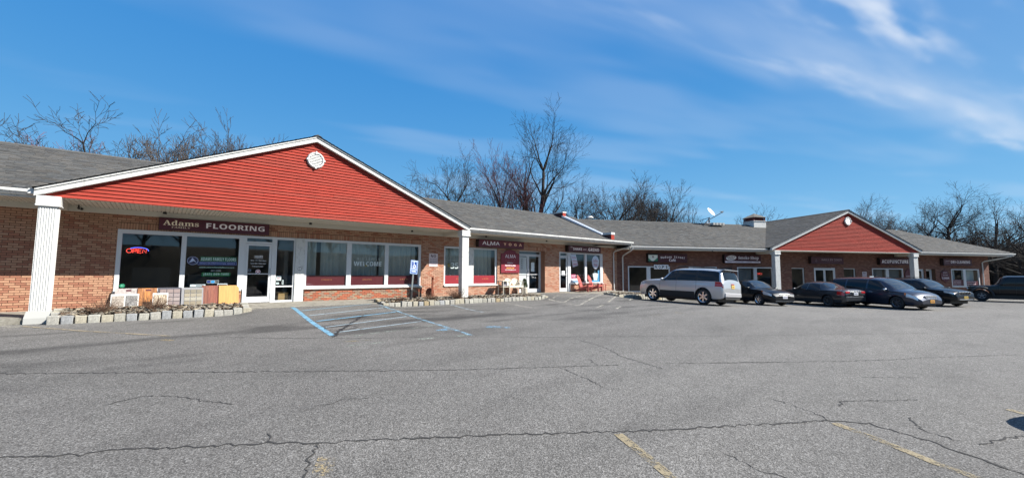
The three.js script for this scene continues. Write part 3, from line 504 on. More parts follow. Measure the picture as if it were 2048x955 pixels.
// ---- on the right wing's roof: cupola, satellite dish on ballast, white vent
{
  const c = putR(thing('cupola', 'small louvred cupola with pyramid roof on the far ridge', 'cupola'), 15.5, 5.1, -4.5);
  part('base', boxG(-0.62, 0.62, 0, 0.56, -0.62, 0.62), M.white, c); part('ledge', boxG(-0.66, 0.66, 0.56, 0.62, -0.66, 0.66), M.white, c);
  const lv = part('louver_box', boxG(-0.5, 0.5, 0.62, 0.92, -0.5, 0.5), std(0.09, 0.025, 0.02, 0.7), c);
  for (let k = 0; k < 4; k++) for (const r of [0, 1, 2, 3]) { const g = new GB(); g.quad([-0.46, 0.66 + k * 0.065, 0.545], [0.46, 0.66 + k * 0.065, 0.545], [0.46, 0.72 + k * 0.065, 0.505], [-0.46, 0.72 + k * 0.065, 0.505]); const q = g.build(); q.rotateY(r * Math.PI / 2); part('louver', q, std(0.16, 0.035, 0.028, 0.7), lv); }
  for (const [x, z] of [[-1, -1], [1, -1], [-1, 1], [1, 1]]) part('corner_post', boxG(x * 0.55 - 0.045, x * 0.55 + 0.045, 0.62, 0.92, z * 0.55 - 0.045, z * 0.55 + 0.045), std(0.14, 0.03, 0.025, 0.7), c);
  const roof = new THREE.ConeGeometry(0.98, 0.42, 4, 1); roof.rotateY(Math.PI / 4); roof.translate(0, 1.13, 0); part('roof', roof, std(0.085, 0.08, 0.07, 1), c);
}
{
  const d = putR(thing('satellite_dish', 'white satellite dish on a weighted roof frame near the ridge', 'dish'), 10.7, 5.3, -4.2);
  const steel = std(0.16, 0.16, 0.17, 0.5, { metalness: 0.4 });
  part('mast', merge([bar([0, 0, 0], [0, 0.55, 0], 0.06), bar([-0.5, 0.05, 0.3], [0, 0.45, 0], 0.025), bar([-0.2, 0.05, -0.4], [0, 0.45, 0], 0.025), bar([-0.9, 0.28, 0], [0.1, 0.6, 0], 0.025)]), steel, d);
  const pan = new THREE.SphereGeometry(1.5, 28, 8, 0, 2 * Math.PI, 0, 0.33); pan.scale(0.74, 0.86, 0.86); pan.translate(0, -1.5, 0);
  const bowl = part('reflector', pan, std(0.5, 0.49, 0.46, 0.6), d); bowl.material.side = THREE.DoubleSide;
  // the bowl opens toward the right of the roof and up: turn -y of the cap away from its aim
  const aim = V(0.3, 0.5, 0.72).normalize(); bowl.quaternion.setFromUnitVectors(V(0, -1, 0), aim); bowl.position.set(0.02, 0.95, 0.02).addScaledVector(aim, -0.06);
  part('feed_arm', merge([bar([0.1, 0.45, 0], [0.85, 0.95, 0.45], 0.03), rboxAt(0.14, 0.1, 0.1, [0.9, 1.0, 0.5]), bar([0.75, 1.05, 0.42], [1.05, 1.08, 0.5], 0.03)]), steel, d);
  const tray = part('ballast_frame', merge([bar([-0.7, 0.04, 0.3], [1.0, 0.04, 0.3], 0.03), bar([-0.7, 0.04, -0.3], [1.0, 0.04, -0.3], 0.03), bar([-0.6, 0.04, -0.4], [-0.6, 0.04, 0.5], 0.03), bar([0.9, 0.04, -0.4], [0.9, 0.04, 0.5], 0.03)]), steel, d);
  for (let k = 0; k < 4; k++) { const b = part('ballast_block', rbox(0.2, 0.2, 0.4, 0.01), std(0.4, 0.39, 0.36, 0.95), tray); b.position.set(0.0 + k * 0.3, -0.02, 0.42); }
}
function rboxAt(w, h, d, p) { return rbox(w, h, d, 0.01, ...p); }
{
  const v = putR(thing('roof_vent', 'white metal vent cap on the ridge behind the fire wall', 'vent'), 0.2, 5.2, -5.0);
  const a = new THREE.CylinderGeometry(0.16, 0.16, 0.4, 18); a.translate(0, 0.2, 0); part('pipe', a, M.white, v);
  const b = new THREE.CylinderGeometry(0.2, 0.32, 0.14, 18); b.translate(0, 0.46, 0); part('cap', b, M.white, v);
}
// ---------------------------------------------------------------- signs, lettering
function fit(g, t, x, y, w, h, font, fill, spacing) { // text drawn to fill a box (x, y = left, top)
  g.save(); g.font = font.replace('#', '100px'); g.textBaseline = 'alphabetic'; g.fillStyle = fill; if (spacing) t = t.split('').join(spacing);
  const m = g.measureText(t), a = m.actualBoundingBoxAscent || 72, d = m.actualBoundingBoxDescent || 0, l = m.actualBoundingBoxLeft || 0, ww = (m.actualBoundingBoxRight || m.width) + l; g.translate(x, y); g.scale(w / ww, h / (a + d)); g.fillText(t, l, a); g.restore();
}
const SANS = 'bold # sans-serif', SANSR = '# sans-serif', SERIF = 'bold # serif', ITAL = 'italic bold # serif';
const MAROON = '#4a0c1c', CREAM = '#d8cbb0', PALE = '#cfc6c6';
function face(w, h, draw, res = 220, extra = {}) { return new THREE.MeshStandardMaterial({ map: canvasTex(Math.round(w * res), Math.round(h * res), draw), roughness: 0.45, ...extra }); }
function signBox(name, label, w, h, depth, draw, group) { // cabinet standing off the wall; origin at the centre of its back
  const o = thing(name, label, 'sign', [0, 0, 0], 0, group);
  part('cabinet', rbox(w, h, depth, 0.012, 0, 0, depth / 2), std(0.014, 0.008, 0.009, 0.5), o);
  const f = part('face', new THREE.PlaneGeometry(w - 0.02, h - 0.02), face(w, h, draw), o); f.position.z = depth + 0.002; return o;
}
const bg = (g, w, h, c) => { g.fillStyle = c; g.fillRect(0, 0, w, h); };
// left wing
signBox('shop_sign', 'flat maroon sign ending in FLOORING over the flooring shop windows', 3.1, 0.4, 0.07, (g, w, h) => { bg(g, w, h, MAROON); fit(g, 'Adams', w * .03, h * .17, w * .3, h * .45, SERIF, '#f4e6c8'); fit(g, 'FAMILY', w * .1, h * .7, w * .16, h * .14, SERIF, CREAM); fit(g, 'FLOORING', w * .395, h * .24, w * .56, h * .46, SANS, '#f0e9e9'); }).position.set(1.51, 2.635, 0.03);
signBox('shop_sign', 'maroon cabinet sign ending in YOGA above the studio entrance', 3.04, 0.39, 0.27, (g, w, h) => { bg(g, w, h, '#5a1624'); fit(g, 'ALMA', w * .07, h * .2, w * .37, h * .5, SANSR, '#ffffff'); g.strokeStyle = '#e6dede'; g.lineWidth = h * .045; g.beginPath(); g.moveTo(w * .17, h * .7); g.lineTo(w * .245, h * .78); g.stroke(); g.fillStyle = '#e6dede'; g.beginPath(); g.arc(w * .235, h * .6, h * .05, 0, 7); g.fill(); fit(g, 'YOGA', w * .53, h * .28, w * .42, h * .38, SANS, '#ffcfa6', '  '); }).position.set(13.84, 2.615, 0.03);
signBox('shop_sign', 'maroon cabinet sign over the juice shop door and window', 3.1, 0.39, 0.27, (g, w, h) => { bg(g, w, h, '#451019'); fit(g, 'The', w * .05, h * .12, w * .07, h * .26, ITAL, '#cfc0c0'); fit(g, 'SHAKE', w * .13, h * .32, w * .27, h * .42, SANS, '#f4ecec'); fit(g, 'and', w * .43, h * .4, w * .1, h * .26, ITAL, '#ddd3d3'); fit(g, 'the', w * .54, h * .62, w * .05, h * .16, ITAL, '#b99'); fit(g, 'GRIND', w * .595, h * .22, w * .35, h * .56, SANS, '#fff8f8'); }).position.set(20.53, 2.62, 0.03);
{ // arched plaque
  const sh = new THREE.Shape(); sh.moveTo(-0.64, -0.62); sh.lineTo(0.64, -0.62); sh.lineTo(0.64, 0.4); sh.lineTo(0.56, 0.43); sh.absarc(0, -0.02, 0.64, 0.62, Math.PI - 0.62, false); sh.lineTo(-0.56, 0.43); sh.lineTo(-0.64, 0.4); sh.closePath();
  const o = thing('studio_plaque', 'arch topped maroon plaque with white lettering beside the studio doors', 'sign', [14.6, 1.74, 0.02]);
  part('panel', new THREE.ExtrudeGeometry(sh, { depth: 0.04, bevelEnabled: false }), std(0.19, 0.012, 0.024, 0.45), o);
  const f = part('lettering', new THREE.PlaneGeometry(1.24, 1.2), new THREE.MeshStandardMaterial({ transparent: true, roughness: 0.45, map: canvasTex(512, 496, (g, w, h) => { fit(g, 'ALMA', w * .2, h * .2, w * .6, h * .15, SANSR, '#eee4e4'); fit(g, 'YOGA', w * .22, h * .41, w * .55, h * .05, SANSR, '#b97a66', '    '); g.fillStyle = '#b9807a'; g.fillRect(w * .2, h * .5, w * .6, h * .006); fit(g, 'STUDIO 4', w * .32, h * .55, w * .32, h * .06, SANS, '#e6dada'); fit(g, 'PRACTICE CLASSES', w * .2, h * .66, w * .6, h * .065, SANS, '#eee4e4'); fit(g, '845.236.0140', w * .28, h * .775, w * .42, h * .06, SANS, '#e8b95a'); fit(g, 'www.almayogany.com', w * .19, h * .86, w * .62, h * .05, SANS, '#eee4e4'); }) }), o); f.position.set(0, 0, 0.043);
}
{
  const o = thing('no_skating_sign', 'pale wall sign headed NO between the two studio windows', 'sign', [9.92, 1.7, 0.005]);
  part('panel', rbox(0.46, 0.61, 0.014, 0.005), std(0.6, 0.55, 0.54, 0.5), o);
  const f = part('face', new THREE.PlaneGeometry(0.45, 0.6), face(0.45, 0.6, (g, w, h) => { bg(g, w, h, '#cdbfc0'); fit(g, 'NO', w * .2, h * .08, w * .6, h * .22, SANS, '#3a1020'); ['Skate Boarding', 'Roller Blading', 'Bike Riding', 'Loitering'].forEach((t, i) => fit(g, t, w * (i === 3 ? .2 : .07), h * (.38 + i * .135), w * (i === 3 ? .6 : .86), h * .085, SANS, '#3a1838')); }, 500), o); f.position.z = 0.009;
}
{ // small round number plate on the white pillar
  const o = thing('number_plate', 'small round plate with a dark ring on the white pillar', 'sign', [4.15, 1.23, 0.06]);
  const g = new THREE.CylinderGeometry(0.085, 0.085, 0.01, 28); g.rotateX(Math.PI / 2); part('disc', g, std(0.6, 0.6, 0.6, 0.5), o);
  const f = part('face', new THREE.CircleGeometry(0.08, 28), new THREE.MeshStandardMaterial({ roughness: 0.5, map: canvasTex(96, 96, (c) => { bg(c, 96, 96, '#d6d6d4'); c.strokeStyle = '#15161a'; c.lineWidth = 9; c.beginPath(); c.arc(48, 48, 40, 0, 7); c.stroke(); fit(c, '2', 34, 22, 28, 52, SERIF, '#15161a'); }) }), o); f.position.z = 0.007;
}
// lettering stuck to the glass (parts of the wings)
function decal(parent, x0, x1, y0, y1, z, draw, res = 260) {
  const f = part('window_lettering', new THREE.PlaneGeometry(x1 - x0, y1 - y0), new THREE.MeshStandardMaterial({ transparent: true, roughness: 0.5, side: THREE.DoubleSide, map: canvasTex(Math.round((x1 - x0) * res), Math.round((y1 - y0) * res), draw) }), parent); f.position.set((x0 + x1) / 2, (y0 + y1) / 2, z); f.castShadow = false; return f;
}
const gz = -0.036;
decal(left, 0.72, 2.15, 0.6, 1.62, gz, (g, w, h) => {
  g.fillStyle = '#0d5c36'; g.fillRect(w * .26, h * .0, w * .72, h * .17); fit(g, 'ADAMS FAMILY FLOORS', w * .27, h * .03, w * .7, h * .11, SANS, '#e9f5ee');
  g.fillStyle = '#1d2a66'; g.fillRect(w * .22, h * .18, w * .76, h * .1); g.strokeStyle = '#8d97d8'; g.lineWidth = 3; g.strokeRect(w * .22, h * .18, w * .76, h * .1); fit(g, 'HANDS ON PROFESSIONAL SERVICE', w * .25, h * .2, w * .7, h * .055, SANS, '#aab3ee');
  g.fillStyle = '#20265a'; g.beginPath(); g.ellipse(w * .12, h * .15, w * .1, h * .13, 0, 0, 7); g.fill(); g.lineWidth = 4; g.strokeStyle = '#c9cdf0'; g.stroke(); g.fillStyle = '#dfe3ff'; g.beginPath(); g.moveTo(w * .05, h * .22); g.lineTo(w * .11, h * .05); g.lineTo(w * .2, h * .22); g.lineTo(w * .14, h * .16); g.closePath(); g.fill();
  fit(g, 'www.adamsfamilyfloors.com', w * .25, h * .33, w * .69, h * .07, SANS, '#cfeedd'); fit(g, 'EST. 1986', w * .48, h * .45, w * .19, h * .045, SANS, '#d5d5d5');
  g.fillStyle = '#0e7a3c'; g.fillRect(w * .3, h * .53, w * .57, h * .13); fit(g, '(845) 569-1095', w * .33, h * .55, w * .51, h * .085, SANS, '#e6f7ec');
  ['#18307a', '#2f9be0', '#555'].forEach((c, i) => { g.fillStyle = '#ccc'; g.fillRect(w * (.41 + i * .08), h * .79, w * .075, h * .1); g.fillStyle = c; g.fillRect(w * (.415 + i * .08), h * .8, w * .065, h * .08); });
  g.fillStyle = '#d8dde2'; g.fillRect(w * .1, h * .92, w * .29, h * .08); g.fillRect(w * .62, h * .9, w * .2, h * .1); g.fillStyle = '#30363c'; g.fillRect(w * .63, h * .93, w * .18, h * .05); g.fillRect(w * .21, h * .945, w * .15, h * .03);
});
decal(left, -0.86, -0.72, 0.59, 0.74, gz, (g, w, h) => { g.fillStyle = '#2c8f68'; g.beginPath(); g.arc(w / 2, h / 2, w * .45, 0, 7); g.fill(); g.fillStyle = '#9fd8c2'; g.fillRect(w * .3, h * .4, w * .4, h * .15); });
decal(left, 2.47, 3.11, 0.95, 1.75, -0.017, (g, w, h) => {
  fit(g, 'HOURS', w * .3, h * .06, w * .4, h * .11, SANS, '#d8d8d8'); g.fillStyle = '#d8d8d8'; g.fillRect(w * .28, h * .19, w * .44, h * .014);
  fit(g, 'Mon - Fri  10am-6pm', w * .12, h * .27, w * .76, h * .07, SANS, '#d0d0d0'); fit(g, 'Saturday  10am-4pm', w * .12, h * .4, w * .76, h * .07, SANS, '#d0d0d0'); fit(g, 'Evenings by Appt.', w * .2, h * .53, w * .56, h * .07, SANS, '#c6c6c6');
  g.fillStyle = '#e2cfd2'; g.beginPath(); g.arc(w * .5, h * .8, h * .1, 0, 7); g.fill(); g.fillStyle = '#8e3040'; g.beginPath(); g.arc(w * .5, h * .8, h * .07, 0, 7); g.fill(); g.fillStyle = '#efe2e2'; g.beginPath(); g.arc(w * .5, h * .8, h * .04, 0, 7); g.fill();
  g.strokeStyle = '#8a93a5'; g.lineWidth = 4; g.beginPath(); g.arc(w * .08, h * .74, h * .05, 0, 7); g.stroke();
});
decal(left, 3.38, 3.66, 0.62, 1.0, gz, (g, w, h) => { g.fillStyle = '#dde4e2'; g.fillRect(w * .02, h * .1, w * .6, h * .46); g.fillStyle = '#b9536b'; g.fillRect(w * .12, h * .24, w * .4, h * .05); g.fillRect(w * .12, h * .36, w * .3, h * .04); g.fillStyle = '#c9d2d2'; g.fillRect(w * .02, h * .72, w * .38, h * .2); g.fillStyle = '#d9dede'; g.fillRect(w * .72, h * .5, w * .2, h * .44); g.fillStyle = '#777'; g.fillRect(w * .78, h * .55, w * .08, h * .34); });
const band = (x0, x1, y0, y1, z, word, at, tone = '#5c0c1a') => decal(left, x0, x1, y0, y1, z, (g, w, h) => { bg(g, w, h, tone); fit(g, word, w * at, h * .34, w * .26, h * .15, SANSR, '#c79b4a', ' '); }, 160);
band(4.4, 5.91, 0.575, 0.98, gz, 'STRENGTH', .38); band(6.1, 7.54, 0.575, 0.98, gz, 'BREATHE', .36); band(7.7, 9.15, 0.575, 0.98, gz, 'GROW', .4);
band(10.6, 11.95, 0.57, 0.98, -0.078, 'FEEL', .5, '#82101f'); band(12.22, 13.64, 0.57, 0.98, -0.078, 'LOVE', .44, '#82101f');  // same film in a brighter tone: sunlight on these bands is painted in
decal(left, 6.2, 7.44, 1.35, 1.75, gz, (g, w, h) => { fit(g, 'ALL LEVELS', w * .12, h * .06, w * .78, h * .28, SANSR, '#dfe4e2', ' '); fit(g, 'WELCOME', w * .02, h * .46, w * .96, h * .48, SANS, '#ffffff'); g.fillStyle = '#b9a04a'; g.beginPath(); g.ellipse(w * .43, h * .9, w * .05, h * .06, 0, 0, 7); g.fill(); });
decal(left, 10.66, 11.5, 1.28, 1.8, -0.096, (g, w, h) => { fit(g, 'START TODAY', w * .04, h * .08, w * .8, h * .16, SANSR, '#dfe4e2', ' '); fit(g, '$', w * .1, h * .42, w * .2, h * .4, SANS, '#a8913c'); fit(g, '35', w * .33, h * .38, w * .52, h * .56, SANS, '#eef1ef'); });
decal(left, 15.45, 16.16, 0.3, 2.02, -0.378, (g, w, h) => { g.fillStyle = 'rgba(205,212,210,.82)'; g.fillRect(0, 0, w, h); g.fillStyle = '#3c4446'; for (let k = 0; k < 6; k++) { g.beginPath(); g.moveTo(w * .34, h * (.04 + k * .06)); g.lineTo(w * .5, h * (.075 + k * .06)); g.lineTo(w * .66, h * (.04 + k * .06)); g.lineTo(w * .5, h * (.1 + k * .06)); g.closePath(); g.fill(); } g.fillStyle = 'rgba(170,180,180,.9)'; for (let k = 0; k < 7; k++) g.fillRect(w * .2, h * (.62 + k * .045), w * .6, h * .02); }, 160);
decal(left, 16.52, 16.78, 1.2, 1.72, -0.378, (g, w, h) => bg(g, w, h, '#d9e0df'));
// juice shop posters behind its glass
decal(left, 19.5, 20.3, 1.45, 2.3, gz, (g, w, h) => { g.translate(w * .02, h * .02); g.transform(1, .0, .22, 1, 0, 0); g.fillStyle = '#dfd5e4'; g.beginPath(); g.moveTo(0, 0); g.lineTo(w * .62, 0); g.lineTo(w * .7, h * .8); g.lineTo(w * .05, h * .95); g.closePath(); g.fill(); ['Smoothies', 'Juices', 'Shakes'].forEach((t, i) => fit(g, t, w * (.1 + i * .02), h * (.16 + i * .24), w * .5, h * .13, ITAL, '#c2476f')); });
decal(left, 21.55, 22.33, 1.35, 2.28, gz, (g, w, h) => { g.fillStyle = '#dcd9ea'; g.beginPath(); g.ellipse(w / 2, h * .48, w * .47, h * .46, 0, 0, 7); g.fill(); fit(g, 'Coffee', w * .18, h * .26, w * .62, h * .2, ITAL, '#b8406c'); fit(g, 'Teas', w * .26, h * .56, w * .46, h * .18, ITAL, '#b8406c'); });
decal(left, 19.48, 20.5, 0.57, 1.05, gz, (g, w, h) => { g.fillStyle = '#b52f5c'; g.fillRect(0, 0, w * .5, h * .55); fit(g, 'OPEN', w * .05, h * .1, w * .4, h * .34, SANS, '#f0c9d6'); g.fillStyle = '#e9e4ec'; for (let k = 0; k < 5; k++) { g.beginPath(); g.arc(w * (.14 + k * .14), h * .7, h * .2, 0, 7); g.fill(); } g.fillStyle = '#4f9cc8'; g.fillRect(0, h * .86, w, h * .14); });
decal(left, 21.55, 22.34, 0.57, 1.32, gz, (g, w, h) => { g.fillStyle = '#5aa6d4'; g.fillRect(w * .78, 0, w * .22, h); g.fillRect(0, h * .86, w, h * .14); g.fillStyle = '#e4edf2'; g.beginPath(); g.moveTo(w * .12, h * .3); g.quadraticCurveTo(w * .45, h * .18, w * .82, h * .3); g.lineTo(w * .7, h * .88); g.lineTo(w * .26, h * .88); g.closePath(); g.fill(); g.strokeStyle = '#9fc9e2'; g.lineWidth = 5; g.beginPath(); g.moveTo(w * .42, h * .2); g.quadraticCurveTo(w * .36, h * .1, w * .44, 0); g.stroke(); });
decal(left, 18.72, 18.98, 0.98, 1.25, -0.028, (g, w, h) => bg(g, w, h, '#dfe4e8'), 100);
// neon OPEN behind the flooring shop glass: bent tubes
function neon(label, place, scale, withArc) {
  const o = thing('neon_sign', label, 'neon sign'); place(o);
  const red = new THREE.MeshStandardMaterial({ color: col(0.3, 0.02, 0.02), emissive: col(1, 0.09, 0.06), emissiveIntensity: withArc ? 0.8 : 0.3, roughness: 0.4 }), blue = new THREE.MeshStandardMaterial({ color: col(0.02, 0.03, 0.2), emissive: col(0.1, 0.16, 1), emissiveIntensity: 1.2, roughness: 0.4 });
  const s = scale, st = (pts, x) => tube(pts.map(([a, b]) => [(x + a) * s, b * s, 0]), 0.011 * s / 0.56, 6), el = (x, r, h, a0, a1) => { const p = []; for (let k = 0; k <= 16; k++) { const t = lerp(a0, a1, k / 16); p.push([r + r * Math.cos(t), h + h * Math.sin(t)]); } return st(p, x); };
  const word = part('letters', merge([el(-0.5, 0.13, 0.13, 0, 6.283), st([[0, 0], [0, 0.26], [0.14, 0.26], [0.18, 0.2], [0.14, 0.13], [0, 0.13]], -0.19), st([[0.18, 0.26], [0, 0.26], [0, 0], [0.18, 0]], 0.05), st([[0, 0.13], [0.14, 0.13]], 0.05), st([[0, 0], [0, 0.26], [0.18, 0], [0.18, 0.26]], 0.29)]), red, o); word.castShadow = false;
  if (withArc) { const p = []; for (let k = 0; k <= 20; k++) { const t = lerp(2.5, -0.15, k / 20); p.push([0.08 + 0.5 * Math.cos(t), 0.16 + 0.2 * Math.sin(t)]); } part('arc', st(p, 0), blue, o).castShadow = false; }
  part('backing', boxG(-0.55 * s, 0.55 * s, -0.02 * s, 0.3 * s, -0.035, -0.025), M.black, o);
  const l = new THREE.PointLight(0xff2a1a, withArc ? 0.08 : 0.02, 0, 2); l.position.set(0, 0.13 * s, 0.06); l.castShadow = true; l.name = 'neon_glow'; o.add(l);
}
neon('red neon OPEN sign with blue arc in the flooring shop window', (o) => o.position.set(-0.52, 1.68, -0.14), 0.48, true);
neon('small red OPEN sign in the smoke shop window', (o) => putR(o, 11.72, 1.08, -0.16), 0.5, false);

// right wing
const maroonFace = (draw) => (g, w, h) => { bg(g, w, h, '#430d18'); draw(g, w, h); };
putR(signBox('shop_sign', 'maroon cafe sign with a small green and white emblem', 3.1, 0.62, 0.22, maroonFace((g, w, h) => {
  bg(g, w * .25, h, '#0a0a0a'); g.fillStyle = '#d6dcd4'; g.fillRect(w * .01, h * .14, w * .23, h * .7); g.fillStyle = '#2f7a58'; g.beginPath(); g.moveTo(w * .01, h * .5); g.lineTo(w * .09, h * .84); g.lineTo(w * .01, h * .84); g.fill(); g.beginPath(); g.moveTo(w * .24, h * .45); g.lineTo(w * .14, h * .84); g.lineTo(w * .24, h * .84); g.fill(); g.fillStyle = '#5a2030'; g.beginPath(); g.arc(w * .125, h * .36, h * .11, 0, 7); g.fill(); g.fillStyle = '#d6dcd4'; g.fillRect(w * .115, h * .33, w * .02, h * .06);
  const T = 'Hudson Street'; [...T].forEach((c, i) => { if (c === ' ') return; g.save(); const t = i / 12 - .5; g.translate(w * (.63 + t * .58), h * (.36 + .3 * t * t)); g.rotate(t * .35); g.font = `bold ${h * .36}px sans-serif`; g.textAlign = 'center'; g.fillStyle = '#f4ecee'; g.fillText(c, 0, h * .12); g.restore(); }); fit(g, 'Café', w * .53, h * .54, w * .17, h * .34, SANS, '#f4ecee');
})), 3.78, 2.2, 0.03);
putR(signBox('shop_sign', 'maroon sign reading Smoke Shop with a white oval and a pale strip below', 3.15, 0.62, 0.22, maroonFace((g, w, h) => {
  g.save(); g.translate(w * .18, h * .36); g.rotate(-.1); g.fillStyle = '#efe8e6'; g.beginPath(); g.ellipse(0, 0, w * .14, h * .3, 0, 0, 7); g.fill(); fit(g, 'HAPPY', -w * .11, -h * .2, w * .22, h * .18, SANS, '#120a0c'); fit(g, 'TIMES', -w * .09, h * .03, w * .17, h * .17, SANS, '#120a0c'); g.restore();
  fit(g, 'Smoke Shop', w * .37, h * .12, w * .56, h * .5, SERIF, '#f2eaec'); g.fillStyle = '#e9dce0'; g.fillRect(w * .01, h * .74, w * .97, h * .2); fit(g, 'VAPES  |  CIGARETTES  |  CIGARS  |  MORE', w * .06, h * .79, w * .88, h * .1, SANS, '#3a1a28');
})), 9.97, 2.2, 0.03);
putR(signBox('shop_sign', 'dim maroon nail salon sign under the middle of the far gable', 3.11, 0.55, 0.25, maroonFace((g, w, h) => { g.strokeStyle = '#a08088'; g.lineWidth = 4; g.beginPath(); g.moveTo(w * .15, h * .25); g.lineTo(w * .15, h * .55); g.stroke(); g.beginPath(); g.ellipse(w * .15, h * .62, w * .02, h * .08, 0, 0, 7); g.stroke(); fit(g, 'NAILS BY SINDY', w * .32, h * .25, w * .63, h * .3, SANSR, '#b09aa0'); fit(g, 'manicure  pedicure', w * .5, h * .68, w * .36, h * .1, SANSR, '#8a6a74'); })), 17.62, 2.2, 0.03);
putR(signBox('shop_sign', 'maroon sign reading ACUPUNCTURE in pale capitals beside the far column', 3.14, 0.55, 0.25, maroonFace((g, w, h) => { fit(g, 'ACUPUNCTURE', w * .05, h * .24, w * .89, h * .52, SANS, '#f6f0f2'); })), 24.41, 2.18, 0.03);
putR(signBox('shop_sign', 'maroon sign reading DRY CLEANING at the far end of the shops', 3.26, 0.58, 0.25, maroonFace((g, w, h) => { g.strokeStyle = '#cdbfc3'; g.lineWidth = 4; g.beginPath(); g.moveTo(w * .05, h * .2); g.lineTo(w * .05, h * .8); g.stroke(); fit(g, "Joyce's", w * .07, h * .25, w * .15, h * .25, ITAL, '#cdbfc3'); g.fillStyle = '#a08890'; g.fillRect(w * .08, h * .66, w * .12, h * .05); fit(g, 'DRY CLEANING', w * .25, h * .28, w * .68, h * .4, SANS, '#f2eaec'); })), 31.26, 2.2, 0.03);
{
  const o = putR(thing('cafe_letters', 'four white tiles spelling NOPE over the cafe window', 'sign'), 3.36, 1.59, 0.06);
  [...'NOPE'].forEach((c, i) => { const m = part('letter_tile', rbox(0.27, 0.31, 0.03, 0.06), std(0.86, 0.86, 0.88, 0.5), o); m.position.x = (i - 1.5) * 0.29; const f = part('letter', new THREE.PlaneGeometry(0.2, 0.24), new THREE.MeshStandardMaterial({ transparent: true, map: canvasTex(64, 76, (g) => fit(g, c, 8, 6, 48, 64, SANS, '#0c0c10')) }), o); f.position.set((i - 1.5) * 0.29, 0, 0.017); });
  const b = putR(thing('wall_plaque', 'black plaque with white lettering just behind the silver SUV roof', 'sign'), 8.75, 1.2, 0.03);
  part('panel', rbox(0.86, 0.7, 0.03, 0.01), M.black, b); const f = part('lettering', new THREE.PlaneGeometry(0.8, 0.64), face(0.8, 0.64, (g, w, h) => { bg(g, w, h, '#08080a'); fit(g, 'HAPPY', w * .15, h * .1, w * .8, h * .26, SANS, '#d5d5da'); fit(g, 'TIMES', w * .15, h * .5, w * .7, h * .26, SANS, '#d5d5da'); }), b); f.position.z = 0.017;
  const n = putR(thing('no_skating_sign', 'small pale NO sign on the shaded wall behind the minivan', 'sign'), 21.52, 1.1, 0.005);
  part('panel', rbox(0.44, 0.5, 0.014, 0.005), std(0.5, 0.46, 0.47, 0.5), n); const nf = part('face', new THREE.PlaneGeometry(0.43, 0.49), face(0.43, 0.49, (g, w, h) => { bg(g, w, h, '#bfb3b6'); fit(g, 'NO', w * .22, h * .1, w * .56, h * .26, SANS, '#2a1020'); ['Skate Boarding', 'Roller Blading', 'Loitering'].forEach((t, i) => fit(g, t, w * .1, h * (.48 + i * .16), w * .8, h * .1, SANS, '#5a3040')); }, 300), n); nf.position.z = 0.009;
  const arch = new THREE.Shape(); arch.moveTo(-0.55, -0.75); arch.lineTo(0.55, -0.75); arch.lineTo(0.55, 0.25); arch.absarc(0, 0.2, 0.55, 0.1, Math.PI - 0.1, false); arch.closePath();
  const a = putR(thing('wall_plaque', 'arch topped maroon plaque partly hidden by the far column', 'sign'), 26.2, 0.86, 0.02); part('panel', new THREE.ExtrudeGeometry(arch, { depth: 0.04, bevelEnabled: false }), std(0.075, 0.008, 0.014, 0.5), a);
  const af = part('lettering', new THREE.PlaneGeometry(0.96, 0.8), new THREE.MeshStandardMaterial({ transparent: true, map: canvasTex(192, 160, (g, w, h) => { ['ACUPUNCTURE', 'HERBS', 'MASSAGE'].forEach((t, i) => fit(g, t, w * (.06 + i * .14), h * (.14 + i * .28), w * (.88 - i * .28), h * .13, SANS, '#c4b2b6')); }) }), a); af.position.set(0, -0.1, 0.043);
  const orn = new THREE.Shape(); [[-.3, -.4], [-.14, -.46], [0, -.56], [.14, -.46], [.3, -.4], [.42, -.28], [.5, -.1], [.5, .1], [.42, .3], [.3, .4], [.16, .46], [0, .56], [-.16, .46], [-.3, .4], [-.42, .3], [-.5, .1], [-.5, -.1], [-.42, -.28]].forEach(([x, y], i) => i ? orn.lineTo(x, y) : orn.moveTo(x, y)); orn.closePath();
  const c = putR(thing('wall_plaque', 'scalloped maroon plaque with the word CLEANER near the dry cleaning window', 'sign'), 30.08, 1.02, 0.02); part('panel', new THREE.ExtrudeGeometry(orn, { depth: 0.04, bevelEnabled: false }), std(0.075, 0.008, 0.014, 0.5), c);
  const cf = part('lettering', new THREE.PlaneGeometry(0.9, 0.8), new THREE.MeshStandardMaterial({ transparent: true, map: canvasTex(192, 170, (g, w, h) => { fit(g, "Joyce's", w * .24, h * .04, w * .52, h * .2, ITAL, '#c9b9bd'); fit(g, 'Dry Clean', w * .18, h * .32, w * .64, h * .16, ITAL, '#c9b9bd'); fit(g, 'CLEANER', w * .05, h * .6, w * .9, h * .2, SANS, '#d8cccf'); }) }), c); cf.position.set(0, 0, 0.043);
}
for (const [a, b, n] of [[30.92, 32.22, 4], [32.51, 34.0, 2]]) decal(right, a, b, 0.21, n === 4 ? 0.72 : 0.62, -0.018, (g, w, h) => { bg(g, w, h, '#4a1420'); const L = n === 4 ? ['ALTERATIONS', 'TAILORING', 'SHIRT LAUNDRY', 'SAME DAY'] : ['WEDDING GOWNS', 'LEATHER']; L.forEach((t, i) => fit(g, t, w * .08, h * (.08 + i * .9 / n), w * .7, h * .5 / n, SANS, '#cbbcc0')); }, 130);
